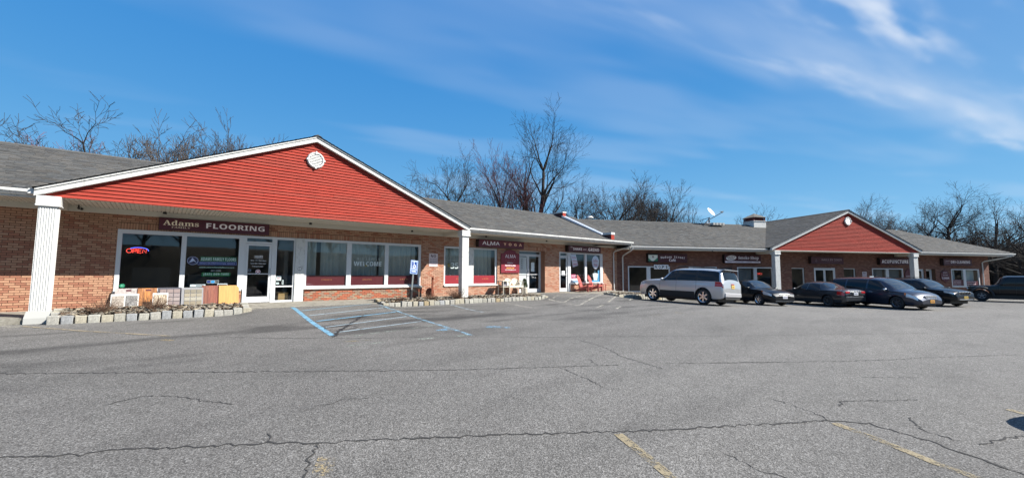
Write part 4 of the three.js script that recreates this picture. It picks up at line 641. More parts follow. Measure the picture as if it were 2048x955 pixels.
// ---------------------------------------------------------------- planting beds, shrubs, samples, furniture
{
  const stoneGeos = [], R = rng(303);
  for (let k = 0; k < 7; k++) { // rough split granite blocks
    const g = new RoundedBoxGeometry(1, 1, 1, 3, 0.09), p = g.attributes.position;
    for (let i = 0; i < p.count; i++) { const x = p.getX(i), y = p.getY(i), z = p.getZ(i), n = (a, b, s) => vnoise(a * 4 + 9 * k + 30, b * 4 + 5 * k + 30, s) - 0.5; p.setXYZ(i, x + 0.1 * n(y, z, 1), y + 0.08 * n(x, z, 2), z + 0.14 * n(x, y, 3)); }
    g.computeVertexNormals(); stoneGeos.push(g);
  }
  const stoneTex = noiseTex(128, (i, j) => { const v = 205 + 60 * (vnoise(i / 5, j / 5, 31, 25) - 0.5) + 70 * (hash2(i, j, 32) - 0.5) + 30 * (vnoise(i / 20, j / 20, 33, 6) - 0.5); return [v, v, v]; });
  const stoneMats = [[.6, .58, .5], [.56, .54, .48], [.6, .55, .43], [.5, .51, .51], [.55, .44, .27], [.5, .48, .41], [.64, .62, .54]].map((c) => std(c[0] * .8, c[1] * .8, c[2] * .8, 0.95, { map: stoneTex }));
  const mulchMat = new THREE.MeshStandardMaterial({ vertexColors: true, roughness: 1 });
  function bed(label, x0, x1, z0, z1, front, rise, floorAt) { // the rear row stands higher than the front row
    const place = null, top = (x, z = z1) => front(x) + rise * clamp((z1 - 0.2 - z) / (z1 - z0 - 0.4));
    const o = thing('planting_bed', label, 'planter'); place && place(o);
    const row = (n, at, wid, d, bottomAt, rot) => { for (let i = 0; i < n; i++) { const [x, z] = at((i + 0.5) / n), b = bottomAt(x, z) - 0.08, h = top(x, z) - b + (R() - 0.5) * 0.05, m = part('stone_block', stoneGeos[R() * 7 | 0], stoneMats[R() < 0.6 ? R() * 3 | 0 : R() * 7 | 0], o); m.position.set(x, b + h / 2, z); m.scale.set(wid * (0.84 + 0.14 * R()), h, d * (0.85 + 0.22 * R())); m.rotation.y = rot + (R() - 0.5) * 0.16; m.rotation.z = (R() - 0.5) * 0.07; m.position.z += (R() - 0.5) * 0.03; if (R() < 0.5) m.scale.x *= -1, m.scale.z *= -1; } };
    const n = Math.round((x1 - x0) / 0.24), w = (x1 - x0) / n;
    row(n, (t) => [lerp(x0, x1, t), z1 - 0.11], w, 0.2, floorAt, 0); row(n, (t) => [lerp(x0, x1, t), z0 + 0.1], w, 0.18, () => floorAt(x0, z1) + 0.1, 0);
    const m = Math.max(2, Math.round((z1 - z0 - 0.4) / 0.22)); for (const x of [x0 + 0.11, x1 - 0.11]) row(m, (t) => [x, lerp(z0 + 0.2, z1 - 0.22, t)], (z1 - z0 - 0.42) / m, 0.2, floorAt, Math.PI / 2);
    const g = new THREE.PlaneGeometry(x1 - x0 - 0.3, z1 - z0 - 0.3, 24, 6); g.rotateX(-Math.PI / 2); g.translate((x0 + x1) / 2, 0, (z0 + z1) / 2); const p = g.attributes.position; for (let i = 0; i < p.count; i++) p.setY(i, top(p.getX(i), p.getZ(i)) - 0.05 + 0.05 * fbm(p.getX(i) * 3, p.getZ(i) * 3, 3, 9)); g.computeVertexNormals();
    part('soil', g, std(0.06, 0.045, 0.032, 1), o);
    const G = new GB(), cnt = Math.round((x1 - x0) * (z1 - z0) * 190); // stone chips, bark and dead leaves
    for (let i = 0; i < cnt; i++) { const x = lerp(x0 + 0.2, x1 - 0.2, R()), z = lerp(z0 + 0.18, z1 - 0.2, R()), y = top(x, z) - 0.035 + 0.05 * fbm(x * 3, z * 3, 3, 9) + 0.02 * R(), s = 0.02 + 0.045 * R(), a = R() * 6.3, t = (R() - 0.5) * 0.8, q = R(), kv = 0.65 + 0.6 * R(), k = (q < 0.45 ? [.2, .175, .14] : q < 0.8 ? [.1, .066, .042] : [.26, .22, .16]).map((c) => c * kv), P = (u, v, l) => [x + Math.cos(a) * u * s - Math.sin(a) * v * s, y + l * s + u * s * t, z + Math.sin(a) * u * s + Math.cos(a) * v * s]; G.quad(P(-1, -.5, 0), P(1, -.6, .2), P(1, .5, .5), P(-1, .6, .3), k); G.quad(P(-1, .6, .3), P(1, .5, .5), P(.9, .6, -.3), P(-.9, .7, -.3), k); G.quad(P(-1, -.5, 0), P(-1, .6, .3), P(-.9, .7, -.3), P(-.9, -.6, -.3), k); }
    const l = part('mulch', G.build(true), mulchMat, o); l.userData.kind = 'stuff';
  }
  bed('long low stone block bed with two twiggy shrubs before the flooring samples', -2.0, 2.3, 1.42, 2.38, () => -0.01, 0.12, () => -0.2);
  bed('stone block bed under the leaning blue parking sign and the plain column', 6.5, 15.2, 1.42, 2.38, (x) => -0.02 - 0.003 * (x - 6.5), 0.09, (x, z) => -0.21);
  bed('far stone block bed at the inner corner by the silver vehicle', 20.3, 25.2, 1.75, 2.95, (x) => -0.08 - 0.03 * (x - 20.3), 0.08, (x, z) => groundH(x, z) - 0.02);

  // bare twiggy shrubs
  const twig = [std(0.10, 0.05, 0.032, 1), std(0.15, 0.09, 0.055, 1)];
  function shrub(x, z, y, r, h, label, seed) {
    const Q = rng(seed), o = thing('twiggy_shrub', label, 'shrub', [x, y, z], Q() * 6, 'bare shrubs in the stone beds');
    for (let t = 0; t < 2; t++) { const G = new GB(); for (let i = 0; i < 46; i++) { const a = Q() * 6.28, sp = 0.15 + 0.85 * Math.sqrt(Q()), L = h * (0.6 + 0.5 * Q()); let p = V((Q() - 0.5) * 0.16, -0.03, (Q() - 0.5) * 0.16), d = V(Math.cos(a) * sp * r / h, 1 - 0.35 * sp, Math.sin(a) * sp * r / h).normalize(); const grow = (p, d, L, rad, lv) => { const pts = [p.clone()], rr = [rad]; for (let k = 0; k < 3; k++) { d = d.clone().add(V((Q() - 0.5) * 0.5, (Q() - 0.5) * 0.3, (Q() - 0.5) * 0.5)).normalize(); p = p.clone().addScaledVector(d, L / 3); pts.push(p); rr.push(rad * (1 - 0.25 * (k + 1))); if (lv < 2 && Q() < 0.85) grow(p, d.clone().add(V((Q() - 0.5) * 1.4, (Q() - 0.2) * 0.8, (Q() - 0.5) * 1.4)).normalize(), L * 0.5, rad * 0.6, lv + 1); } tubeInto(G, pts, rr, 3); }; grow(p, d, L, 0.006, 0); } part(t ? 'pale_twigs' : 'twigs', G.build(), twig[t], o); }
  }
  shrub(-1.05, 1.95, 0.02, 0.55, 0.34, 'bare brown twiggy shrub nearest the fluted column', 1); shrub(0.0, 1.9, 0.02, 0.42, 0.36, 'bare twiggy shrub in front of the white framed carpet samples', 2);
  shrub(7.35, 1.95, 0.0, 0.36, 0.2, 'low bare shrub just left of the leaning blue sign', 3); shrub(8.75, 1.9, 0.0, 0.4, 0.26, 'bare shrub just right of the leaning blue sign post', 4); shrub(10.0, 1.95, 0.0, 0.42, 0.4, 'bare shrub against the plain white column', 5);

  // flooring samples leaning on the shop front
  const lean = (label, x0, x1, h, z, tilt, build, cat = 'sample board') => { const w = x1 - x0, o = thing('sample_board', label, cat, [(x0 + x1) / 2, 0.005, z], 0, 'flooring samples leaning on the shop front'); o.rotation.x = -tilt; build(o, w, h); return o; };
  const speck = (a, b, c, n) => noiseTex(64, (i, j) => { const v = n * (hash2(i, j, a) - 0.5) + n * 0.6 * (vnoise(i / 4, j / 4, a, 16) - 0.5); return [b + v, b + v - c * .5, b + v - c]; });
  const plankTex = (r, g, b, amp) => noiseTex(128, (i, j) => { const v = amp * (vnoise(i / 3, j / 40, 7, 43) - 0.5) + amp * 0.6 * (hash2(i, j >> 4, 8) - 0.5); return [r + v, g + v * .8, b + v * .5]; });
  const whiteB = std(0.48, 0.48, 0.46, 0.6);
  const swatch = (o, x0, x1, y0, y1, mat) => part('swatch', boxG(x0, x1, y0, y1, 0.02, 0.03), mat, o);
  lean('pinkish marbled sample board behind the white framed carpets', -0.93, -0.4, 0.6, 0.3, 0.3, (o, w, h) => { part('board', boxG(-w / 2, w / 2, 0, h, 0, 0.02), std(.55, .52, .52, 0.4, { map: speck(3, 205, 12, 50) }), o); part('label', boxG(-0.02, 0.1, h - 0.09, h - 0.04, 0.02, 0.024), M.maroon, o); });
  lean('white framed board with a beige and a grey carpet sample', -0.99, -0.37, 0.44, 0.62, 0.26, (o, w, h) => { part('board', boxG(-w / 2, w / 2, 0, h, 0, 0.02), whiteB, o); swatch(o, -w / 2 + 0.03, -0.02, 0.03, h - 0.06, std(.6, .58, .55, 1, { map: speck(4, 182, 16, 80) })); swatch(o, 0.02, w / 2 - 0.03, 0.03, h - 0.06, std(.6, .6, .6, 1, { map: speck(5, 140, 4, 80) })); });
  lean('tan wood plank sample board with a maroon tag', -0.42, 0.04, 0.6, 0.32, 0.28, (o, w, h) => { const t = plankTex(172, 116, 66, 60); for (let k = 0; k < 3; k++) part('plank', boxG(-w / 2 + k * w / 3, -w / 2 + (k + 1) * w / 3 - 0.003, 0, h, 0, 0.02), std(k === 1 ? 0.8 : 0.65, k === 1 ? 0.76 : 0.63, 0.64, 0.4, { map: t }), o); part('label', boxG(-0.04, 0.09, h - 0.09, h - 0.04, 0.02, 0.024), M.maroon, o); });
  lean('small white framed board with a speckled carpet sample', -0.06, 0.31, 0.45, 0.64, 0.24, (o, w, h) => { part('board', boxG(-w / 2, w / 2, 0, h, 0, 0.02), whiteB, o); swatch(o, -w / 2 + 0.03, w / 2 - 0.03, 0.03, h - 0.06, std(.6, .58, .52, 1, { map: speck(6, 200, 30, 90) })); });
  const tiles = (o, w, h, cols, board, x0) => { part('board', boxG(-w / 2, w / 2, 0, h, 0, 0.02), std(...board, 0.6), o); const nx = 3, ny = 4; for (let i = 0; i < nx; i++) for (let j = 0; j < ny; j++) { const c = cols[(i * 5 + j * 3) % cols.length], a = -w / 2 + x0 + i * (w - x0 - 0.03) / nx, b = 0.03 + j * (h - 0.08) / ny; part('tile', rbox((w - x0 - 0.03) / nx - 0.014, (h - 0.08) / ny - 0.014, 0.012, 0.003, a + (w - x0 - 0.03) / nx / 2, b + (h - 0.08) / ny / 2, 0.026), std(c[0] * .5, c[1] * .5, c[2] * .5, 0.5), o); } };
  lean('dark sample board with pinkish grey stone tiles', 0.05, 0.64, 0.61, 0.33, 0.28, (o, w, h) => tiles(o, w, h, [[.36, .28, .27], [.42, .34, .33], [.3, .25, .27], [.46, .38, .36], [.4, .3, .28]], [.045, .045, .06], 0.05));
  lean('pale edged sample board with beige and olive tiles', 0.64, 1.21, 0.59, 0.37, 0.28, (o, w, h) => tiles(o, w, h, [[.36, .3, .2], [.45, .39, .28], [.27, .23, .16], [.52, .48, .38], [.32, .28, .2]], [.2, .2, .21], 0.07));
  lean('reddish brown laminate sample panel', 1.17, 1.66, 0.66, 0.36, 0.28, (o, w, h) => { const t = plankTex(132, 78, 58, 36); for (let k = 0; k < 3; k++) part('plank', boxG(-w / 2 + k * w / 3, -w / 2 + (k + 1) * w / 3 - 0.003, 0, h, 0, 0.015), std(0.68 + 0.07 * k, 0.68, 0.68, 0.4, { map: t }), o); });
  lean('yellow wood sample panel with a clipped corner', 1.63, 2.2, 0.66, 0.4, 0.28, (o, w, h) => { part('board', slab3([[-w / 2, 0], [w / 2, 0], [w / 2, h - 0.09], [w / 2 - 0.08, h], [-w / 2, h]], 0, 0.018), std(0.8, 0.78, 0.74, 0.4, { map: plankTex(200, 150, 84, 22) }), o); });
  // carton and parcels behind the sidelight glass
  solo('cardboard_box', rbox(0.34, 0.34, 0.3, 0.006), std(0.32, 0.2, 0.085, 0.9), 'open brown carton on the floor behind the sidelight', 'box', [3.68, 0.17, -0.35]);

  // rusty garden ornament by the pier: round belly and a tall neck
  const o = thing('rusty_ornament', 'rusty metal ornament with a round belly and tall neck against the brick pier', 'ornament', [9.6, 0.02, 0.42]); const rust = std(0.17, 0.045, 0.022, 0.9);
  const belly = new THREE.CylinderGeometry(0.2, 0.2, 0.06, 28); belly.rotateX(Math.PI / 2); belly.translate(-0.06, 0.2, 0); const foot = boxG(-0.24, 0.12, 0, 0.12, -0.03, 0.03); part('belly', merge([belly, foot]), rust, o); part('neck', merge([boxG(0.03, 0.09, 0.34, 0.86, -0.025, 0.025), rbox(0.11, 0.16, 0.05, 0.02, 0.07, 0.82, 0)]), rust, o);

  // leaning accessible-parking sign
  const parkSign = (label, x, y, z, turn, tilt, border) => {
    const s = thing('parking_sign', label, 'sign', [x, y, z], turn); s.rotation.z = tilt;
    part('post', merge([boxG(-0.028, 0.028, 0, 1.62, -0.012, 0.012), boxG(-0.036, -0.028, 0, 1.6, -0.012, 0.02), boxG(0.028, 0.036, 0, 1.6, -0.012, 0.02)]), std(0.22, 0.24, 0.24, 0.5, { metalness: 0.5 }), s); part('post_sleeve', boxG(-0.045, 0.045, 0, 0.42, -0.03, 0.03), M.black, s);
    const p = part('panel', rbox(0.4, 0.56, 0.008, 0.003, 0, 1.33, 0.025), std(0.3, 0.32, 0.34, 0.4), s), sh = new THREE.PlaneGeometry(0.396, 0.556);
    const f = part('face', sh, face(0.4, 0.56, (g, w, h) => {
      bg(g, w, h, border ? '#e8ecec' : '#0b3a7c'); g.strokeStyle = border ? '#3c9ab8' : '#cfe0f0'; g.lineWidth = w * .035; g.strokeRect(w * .05, h * .04, w * .9, h * .92); g.fillStyle = border ? '#7cc4d6' : '#0a3678'; g.fillRect(w * .16, h * .09, w * .68, h * .5); g.strokeStyle = '#e6eef8'; g.lineWidth = w * .03; g.strokeRect(w * .16, h * .09, w * .68, h * .5);
      g.strokeStyle = '#eef4fb'; g.lineWidth = w * .06; g.beginPath(); g.arc(w * .5, h * .44, w * .15, -.4, 3.6); g.stroke(); g.beginPath(); g.moveTo(w * .45, h * .2); g.lineTo(w * .47, h * .36); g.lineTo(w * .62, h * .36); g.lineTo(w * .68, h * .48); g.stroke(); g.fillStyle = '#eef4fb'; g.beginPath(); g.arc(w * .44, h * .15, w * .05, 0, 7); g.fill();
      fit(g, 'HANDICAPPED', w * .12, h * .64, w * .76, h * .07, SANS, border ? '#2a6a90' : '#eef4fb'); fit(g, 'PARKING', w * .2, h * .76, w * .6, h * .1, SANS, border ? '#2a6a90' : '#eef4fb');
    }, 480), s); f.position.set(0, 1.33, 0.031); return s;
  };
  parkSign('blue accessible parking sign on a leaning post in the middle stone bed', 7.84, 0.0, 1.93, 0.25, -0.085, false);
  const far = parkSign('pale bordered accessible parking sign on a post behind the minivan', 0, 0, 0, 0, 0, true); putR(far, 19.66, -0.62, 1.9);

  // cream settee with two oval backs and a small table end
  {
    const s = thing('garden_settee', 'cream settee with two oval backs beside the studio doors', 'settee', [13.5, 0, 0.32]), c = std(0.55, 0.51, 0.42, 0.6);
    part('seat', rbox(1.0, 0.06, 0.46, 0.025, 0.92, 0.43, 0.24), c, s); part('apron', merge([boxG(0.44, 1.4, 0.35, 0.4, 0.44, 0.46), boxG(0.44, 1.4, 0.35, 0.4, 0.03, 0.05)]), c, s);
    for (const [x, z] of [[0.46, 0.44], [1.37, 0.44], [0.46, 0.04], [1.37, 0.04], [0.04, 0.44], [0.04, 0.04]]) part('leg', bar([x, 0, z], [x * 0.99 + 0.01, x < 0.2 ? 0.68 : 0.72, z], 0.022), c, s);
    for (const x of [0.68, 1.16]) { const t = new THREE.TorusGeometry(0.2, 0.028, 8, 32); t.scale(1.1, 0.9, 1); t.rotateX(-0.18); t.translate(x, 0.64, 0.03); const b = part('back_frame', t, c, s); const w = new THREE.CylinderGeometry(0.19, 0.19, 0.012, 28); w.scale(1.1, 1, 0.9); w.rotateX(Math.PI / 2 - 0.18); w.translate(x, 0.64, 0.03); part('woven_panel', w, std(0.6, 0.55, 0.44, 0.9), b); }
    for (const x of [0.46, 1.37]) part('arm', tube([[x, 0.72, 0.04], [x, 0.7, 0.25], [x, 0.62, 0.44]], 0.022, 8), c, s);
    part('table_top', rbox(0.46, 0.04, 0.46, 0.012, 0.22, 0.7, 0.24), c, s); part('table_shelf', rbox(0.42, 0.03, 0.4, 0.01, 0.23, 0.4, 0.24), c, s);
    solo('striped_cushion', rbox(0.3, 0.26, 0.16, 0.06), std(0.25, 0.24, 0.27, 0.9), 'grey cushion on the settee table shelf', 'cushion', [13.78, 0.545, 0.56]);
    solo('framed_card', rbox(0.22, 0.15, 0.02, 0.004), std(0.16, 0.13, 0.09, 0.6), 'small dark framed card propped on the settee', 'picture', [14.78, 0.545, 0.5], -0.1).rotation.x = -0.25;
  }
  { // little conifer in a pale pot
    const p = thing('potted_conifer', 'small dark conifer in a pale pot beside the studio door', 'plant', [15.3, 0, 0.42]);
    part('pot', new THREE.LatheGeometry([[0.13, 0], [0.17, 0.05], [0.2, 0.3], [0.2, 0.34], [0.175, 0.34], [0.17, 0.3]].map(([a, b]) => new THREE.Vector2(a, b)), 24), std(0.52, 0.46, 0.38, 0.9), p); const so = new THREE.CylinderGeometry(0.17, 0.17, 0.02, 20); so.translate(0, 0.3, 0); part('soil', so, std(0.05, 0.035, 0.025, 1), p);
    const Q = rng(91), G = new GB(); for (let i = 0; i < 900; i++) { const t = Q(), a = Q() * 6.28, rr = 0.17 * Math.pow(1 - t, 0.8) * Math.sqrt(Q()) + 0.01, y = 0.34 + t * 0.44, x = Math.cos(a) * rr, z = Math.sin(a) * rr, k = [0.05 + 0.05 * Q(), 0.075 + 0.06 * Q(), 0.025]; const dx = Math.cos(a) * 0.035, dz = Math.sin(a) * 0.035; G.quad([x, y, z], [x + dx - dz * .3, y + 0.02, z + dz + dx * .3], [x + dx * 1.3, y + 0.05, z + dz * 1.3], [x + dx + dz * .3, y + 0.025, z + dz - dx * .3], k); }
    part('foliage', G.build(true), new THREE.MeshStandardMaterial({ vertexColors: true, roughness: 0.9, side: THREE.DoubleSide }), p); part('trunk', bar([0, 0.3, 0], [0, 0.74, 0], 0.012), std(0.1, 0.06, 0.04, 1), p);
  }
  // red slatted garden chairs
  const redP = std(0.37, 0.075, 0.065, 0.6);
  function adirondack(x, z, turn, label) {
    const c = thing('garden_chair', label, 'chair', [x, 0, z], turn, 'red garden chairs under the juice shop window');
    const slat = (name, w, h, d, px, py, pz, rx, ry = 0) => { const m = part(name, rbox(w, h, d, 0.006), redP, c); m.position.set(px, py, pz); m.rotation.set(rx, ry, 0); return m; };
    for (let i = 0; i < 5; i++) { const t = (i - 2) * 0.1, len = 0.78 - Math.abs(i - 2) * 0.075; slat('back_slat', 0.085, len, 0.018, t, 0.3 + len / 2 * 0.93, -0.12 - len / 2 * 0.36, -0.37, 0); }
    for (let i = 0; i < 5; i++) slat('seat_slat', 0.54, 0.018, 0.09, 0, 0.27 + i * 0.028, -0.1 + i * 0.105, 0.27);
    for (const s of [-1, 1]) { slat('leg', 0.03, 0.5, 0.09, s * 0.29, 0.25, 0.38, 0); slat('leg', 0.03, 0.095, 0.9, s * 0.25, 0.19, 0.0, -0.27); slat('arm', 0.13, 0.022, 0.68, s * 0.32, 0.51, 0.12, 0); slat('arm_support', 0.03, 0.26, 0.05, s * 0.28, 0.38, -0.18, 0); }
    slat('back_rail', 0.62, 0.05, 0.025, 0, 0.48, -0.22, -0.37); slat('front_rail', 0.55, 0.09, 0.02, 0, 0.35, 0.42, 0);
  }
  adirondack(19.95, 0.62, 0.35, 'left red slatted garden chair under the juice shop window'); adirondack(20.95, 0.62, 0.3, 'right red slatted garden chair under the juice shop window');
  const t = thing('side_table', 'small red slatted table at the end of the red chairs', 'table', [21.75, 0, 0.62], 0.2); for (let i = 0; i < 4; i++) part('top_slat', rbox(0.42, 0.02, 0.095, 0.005, 0, 0.44, -0.16 + i * 0.105), redP, t); for (const [x, z] of [[-1, -1], [1, -1], [-1, 1], [1, 1]]) part('leg', rbox(0.05, 0.43, 0.03, 0.005, x * 0.17, 0.215, z * 0.16), redP, t); part('shelf', rbox(0.36, 0.018, 0.3, 0.004, 0, 0.15, 0), redP, t);
}
// ---------------------------------------------------------------- vehicles
function mono(xs, ys) { // monotone cubic through the stations
  const n = xs.length, d = [], m = [];
  for (let i = 0; i < n - 1; i++) d.push((ys[i + 1] - ys[i]) / (xs[i + 1] - xs[i]));
  for (let i = 0; i < n; i++) m.push(i === 0 ? d[0] : i === n - 1 ? d[n - 2] : d[i - 1] * d[i] <= 0 ? 0 : 2 * d[i - 1] * d[i] / (d[i - 1] + d[i]));
  return (x) => { x = clamp(x, xs[0], xs[n - 1]); let i = 0; while (i < n - 2 && x > xs[i + 1]) i++; const h = xs[i + 1] - xs[i], t = (x - xs[i]) / h, t2 = t * t, t3 = t2 * t; return (2 * t3 - 3 * t2 + 1) * ys[i] + (t3 - 2 * t2 + t) * h * m[i] + (-2 * t3 + 3 * t2) * ys[i + 1] + (t3 - t2) * h * m[i + 1]; };
}
const carGlass = phys(0.02, 0.028, 0.034, 0.03, { ior: 2.33 }), sideGlass = phys(0.008, 0.009, 0.011, 0.04, { ior: 1.42 });
const tyreMat = std(0.018, 0.018, 0.019, 0.85), chrome = std(0.6, 0.61, 0.62, 0.15, { metalness: 1 }), plasticMat = std(0.02, 0.02, 0.021, 0.6), lampGlass = phys(0.62, 0.64, 0.66, 0.08, { metalness: 0.35, clearcoat: 1 }), redLamp = phys(0.42, 0.012, 0.014, 0.12, { clearcoat: 1 }), amber = phys(0.6, 0.16, 0.02, 0.15, { clearcoat: 1 });
function wheelGeo(R, W, rimR) {
  const pr = [[rimR, -W / 2], [R - 0.03, -W / 2], [R - 0.005, -W / 2 + 0.03], [R, -W / 4], [R, W / 4], [R - 0.005, W / 2 - 0.03], [R - 0.03, W / 2], [rimR, W / 2], [rimR - 0.02, W / 2 - 0.03], [rimR - 0.02, -W / 2 + 0.03], [rimR, -W / 2]].map(([a, b]) => new THREE.Vector2(a, b));
  const t = new THREE.LatheGeometry(pr, 36); t.rotateX(Math.PI / 2); return t;
}
function rimGeo(r, W, n, wide) { // spokes on the +z face
  const list = [], ring = new THREE.LatheGeometry([[r - 0.035, W / 2 - 0.035], [r - 0.01, W / 2 - 0.005], [r + 0.004, W / 2 - 0.004], [r + 0.004, W / 2 - 0.05], [r - 0.03, W / 2 - 0.06]].map(([a, b]) => new THREE.Vector2(a, b)), 36); ring.rotateX(Math.PI / 2); list.push(ring);
  for (let k = 0; k < n; k++) { const b = rbox(wide, r - 0.03, 0.03, 0.012, 0, (r - 0.03) / 2 + 0.02, W / 2 - 0.04); b.rotateZ(k / n * 2 * Math.PI); list.push(b); }
  const hub = new THREE.CylinderGeometry(0.06, 0.075, 0.05, 18); hub.rotateX(Math.PI / 2); hub.translate(0, 0, W / 2 - 0.035); list.push(hub); return merge(list);
}
function vehicle(S) {
  const o = thing(S.name, S.label, S.cat), st = S.st, xs = st.map((q) => q[0]), f = [1, 2, 3, 4, 5].map((k) => mono(xs, st.map((q) => q[k])));
  const [yb, ybelt, ytop, wB, wT] = f, L0 = xs[0], L1 = xs[xs.length - 1], paint = S.paint, R = S.R, arch = R + (S.archGap ?? 0.055);
  const bottom = (x) => { let y = yb(x); for (const w of S.axles) { const d = Math.abs(x - w); if (d < arch) y = Math.max(y, R + Math.sqrt(arch * arch - d * d)); } return Math.min(y, ybelt(x) - 0.05); };
  const side = (x, y) => { const t = clamp((y - yb(x)) / Math.max(0.05, ybelt(x) - yb(x))); return wB(x) * (0.93 + 0.07 * Math.sin(Math.min(1, t / 0.55) * Math.PI / 2) - 0.03 * sstep(0.6, 1, t) + (S.crease ? 0.008 * Math.exp(-Math.pow((t - 0.78) / 0.05, 2)) : 0)); };
  const drop = (x) => Math.min(0.11, (ytop(x) - ybelt(x)) * 0.5);
  // half section: t 0..0.45 door skin, 0.45..0.72 side glass, 0.72..1 roof or bonnet to the centre line
  const surf = (x, t) => {
    if (t <= 0.45) { const y = lerp(bottom(x), ybelt(x), t / 0.45); return [x, y, side(x, y)]; }
    const zb = wB(x) * 0.97, y1 = ytop(x) - drop(x);
    if (t <= 0.72) { const k = (t - 0.45) / 0.27; return [x, lerp(ybelt(x), y1, k), lerp(zb, wT(x), k) + 0.035 * Math.sin(k * Math.PI) * clamp((ytop(x) - ybelt(x)) * 2)]; }
    const k = (1 - t) / 0.28, z = wT(x) * k; return [x, ytop(x) - drop(x) * Math.pow(k, 2.6), z];
  };
  const TS = [0, .05, .12, .2, .27, .33, .38, .42, .45, .48, .53, .585, .64, .69, .72, .74, .77, .81, .86, .93, 1];
  let gx = []; for (let i = 0; i <= 84; i++) gx.push(lerp(L0, L1, i / 84)); for (const w of S.axles) for (let k = 0; k <= 12; k++) gx.push(w + arch * Math.cos(k / 12 * Math.PI)); for (const q of xs) gx.push(q);
  gx = [...new Set(gx.map((v) => +v.toFixed(4)))].filter((v) => v >= L0 && v <= L1).sort((a, b) => a - b);
  const sec = (x) => { const h = TS.map((t) => surf(x, t)); return [...h.map(([a, b, c]) => [a, b, c]), ...h.slice(0, -1).reverse().map(([a, b, c]) => [a, b, -c])]; };
  const pos = [], idx = [], N = TS.length * 2 - 1; gx.forEach((x) => sec(x).forEach((q) => pos.push(...q)));
  for (let i = 0; i < gx.length - 1; i++) for (let j = 0; j < N - 1; j++) { const a = i * N + j; idx.push(a, a + N, a + 1, a + 1, a + N, a + N + 1); }
  for (const e of [0, gx.length - 1]) { const c = pos.length / 3, s = sec(gx[e]); pos.push(gx[e], s.reduce((a, q) => a + q[1], 0) / N, 0); for (const q of s) pos.push(...q); for (let j = 0; j < N; j++) { const k = (j + 1) % N; e ? idx.push(c, c + 1 + j, c + 1 + k) : idx.push(c, c + 1 + k, c + 1 + j); } }
  const g = new THREE.BufferGeometry(); g.setAttribute('position', new THREE.Float32BufferAttribute(pos, 3)); g.setAttribute('uv', new THREE.Float32BufferAttribute(new Float32Array(pos.length / 3 * 2), 2)); g.setIndex(idx); g.computeVertexNormals();
  part('body', g, paint, o);
  // a patch of the skin, lifted off it: x limits may change with t
  const patch = (x0, x1, t0, t1, s, off, nx = 10, nt = 6) => {
    const P = [], I = [], at = (x, t) => { const e = 0.004, a = surf(x, t), b = surf(clamp(x + e, L0, L1), t), c = surf(x, Math.min(1, t + e)), d = surf(x, Math.max(0, t - e)); const u = [b[0] - a[0] || 1e-5, b[1] - a[1], b[2] - a[2]], v = [c[0] - d[0], c[1] - d[1], c[2] - d[2]]; let n = [u[1] * v[2] - u[2] * v[1], u[2] * v[0] - u[0] * v[2], u[0] * v[1] - u[1] * v[0]]; const l = Math.hypot(...n) || 1; n = n.map((q) => -q / l); if (n[2] < -0.01 && t < 0.9) n = n.map((q) => -q); if (t >= 0.9 && n[1] < 0) n = n.map((q) => -q); return [a[0] + n[0] * off, a[1] + n[1] * off, (a[2] + n[2] * off) * s]; };
    for (let j = 0; j <= nt; j++) for (let i = 0; i <= nx; i++) { const k = j / nt, t = lerp(t0, t1, k), a = typeof x0 === 'function' ? x0(k) : x0, b = typeof x1 === 'function' ? x1(k) : x1; P.push(...at(lerp(a, b, i / nx), t)); }
    for (let j = 0; j < nt; j++) for (let i = 0; i < nx; i++) { const a = j * (nx + 1) + i; s > 0 ? I.push(a, a + 1, a + nx + 1, a + 1, a + nx + 2, a + nx + 1) : I.push(a, a + nx + 1, a + 1, a + 1, a + nx + 1, a + nx + 2); }
    const q = new THREE.BufferGeometry(); q.setAttribute('position', new THREE.Float32BufferAttribute(P, 3)); q.setAttribute('uv', new THREE.Float32BufferAttribute(new Float32Array(P.length / 3 * 2), 2)); q.setIndex(I); q.computeVertexNormals(); return q;
  };
  const both = (fn) => [1, -1].forEach(fn), lin = (a, b) => (k) => lerp(a, b, k);
  for (const w of S.windows) both((s) => part('side_window', patch(lin(w[0], w[2]), lin(w[1], w[3]), 0.468, 0.7, s, 0.004, 12, 8), sideGlass, o));
  if (S.surround) both((s) => { part('window_surround', patch(lin(S.windows[0][0] - 0.03, S.windows[0][2] - 0.03), lin(S.windows[2][1] + 0.03, S.windows[2][3] + 0.03), 0.458, 0.71, s, 0.002, 40, 8), plasticMat, o); for (const x of S.axles) { const p = []; for (let i = 0; i <= 16; i++) { const t = lerp(Math.PI, 0, i / 16), y = R + arch * Math.sin(t); p.push([x + arch * Math.cos(t), Math.max(y, yb(x)), (side(x, y) - 0.012) * s]); } part('arch_trim', tube(p, 0.028, 6), plasticMat, o); } });
  const ws = S.windshield, rw = S.rearWindow;
  part('windshield', merge([patch(lin(ws[0], ws[0] + 0.03), lin(ws[1], ws[1] + (ws[2] ?? 0)), 0.735, 1, 1, 0.005, 14, 8), patch(lin(ws[0], ws[0] + 0.03), lin(ws[1], ws[1] + (ws[2] ?? 0)), 0.735, 1, -1, 0.005, 14, 8)]), carGlass, o);
  if (rw) part('rear_window', merge([patch(rw[0], rw[1], 0.745, 1, 1, 0.005, 12, 6), patch(rw[0], rw[1], 0.745, 1, -1, 0.005, 12, 6)]), S.darkRear ? sideGlass : carGlass, o);
  for (const [x, t0, t1] of S.seams) both((s) => part('door_seam', patch(x - 0.006, x + 0.006, t0, t1, s, 0.002, 1, 10), M.black, o));
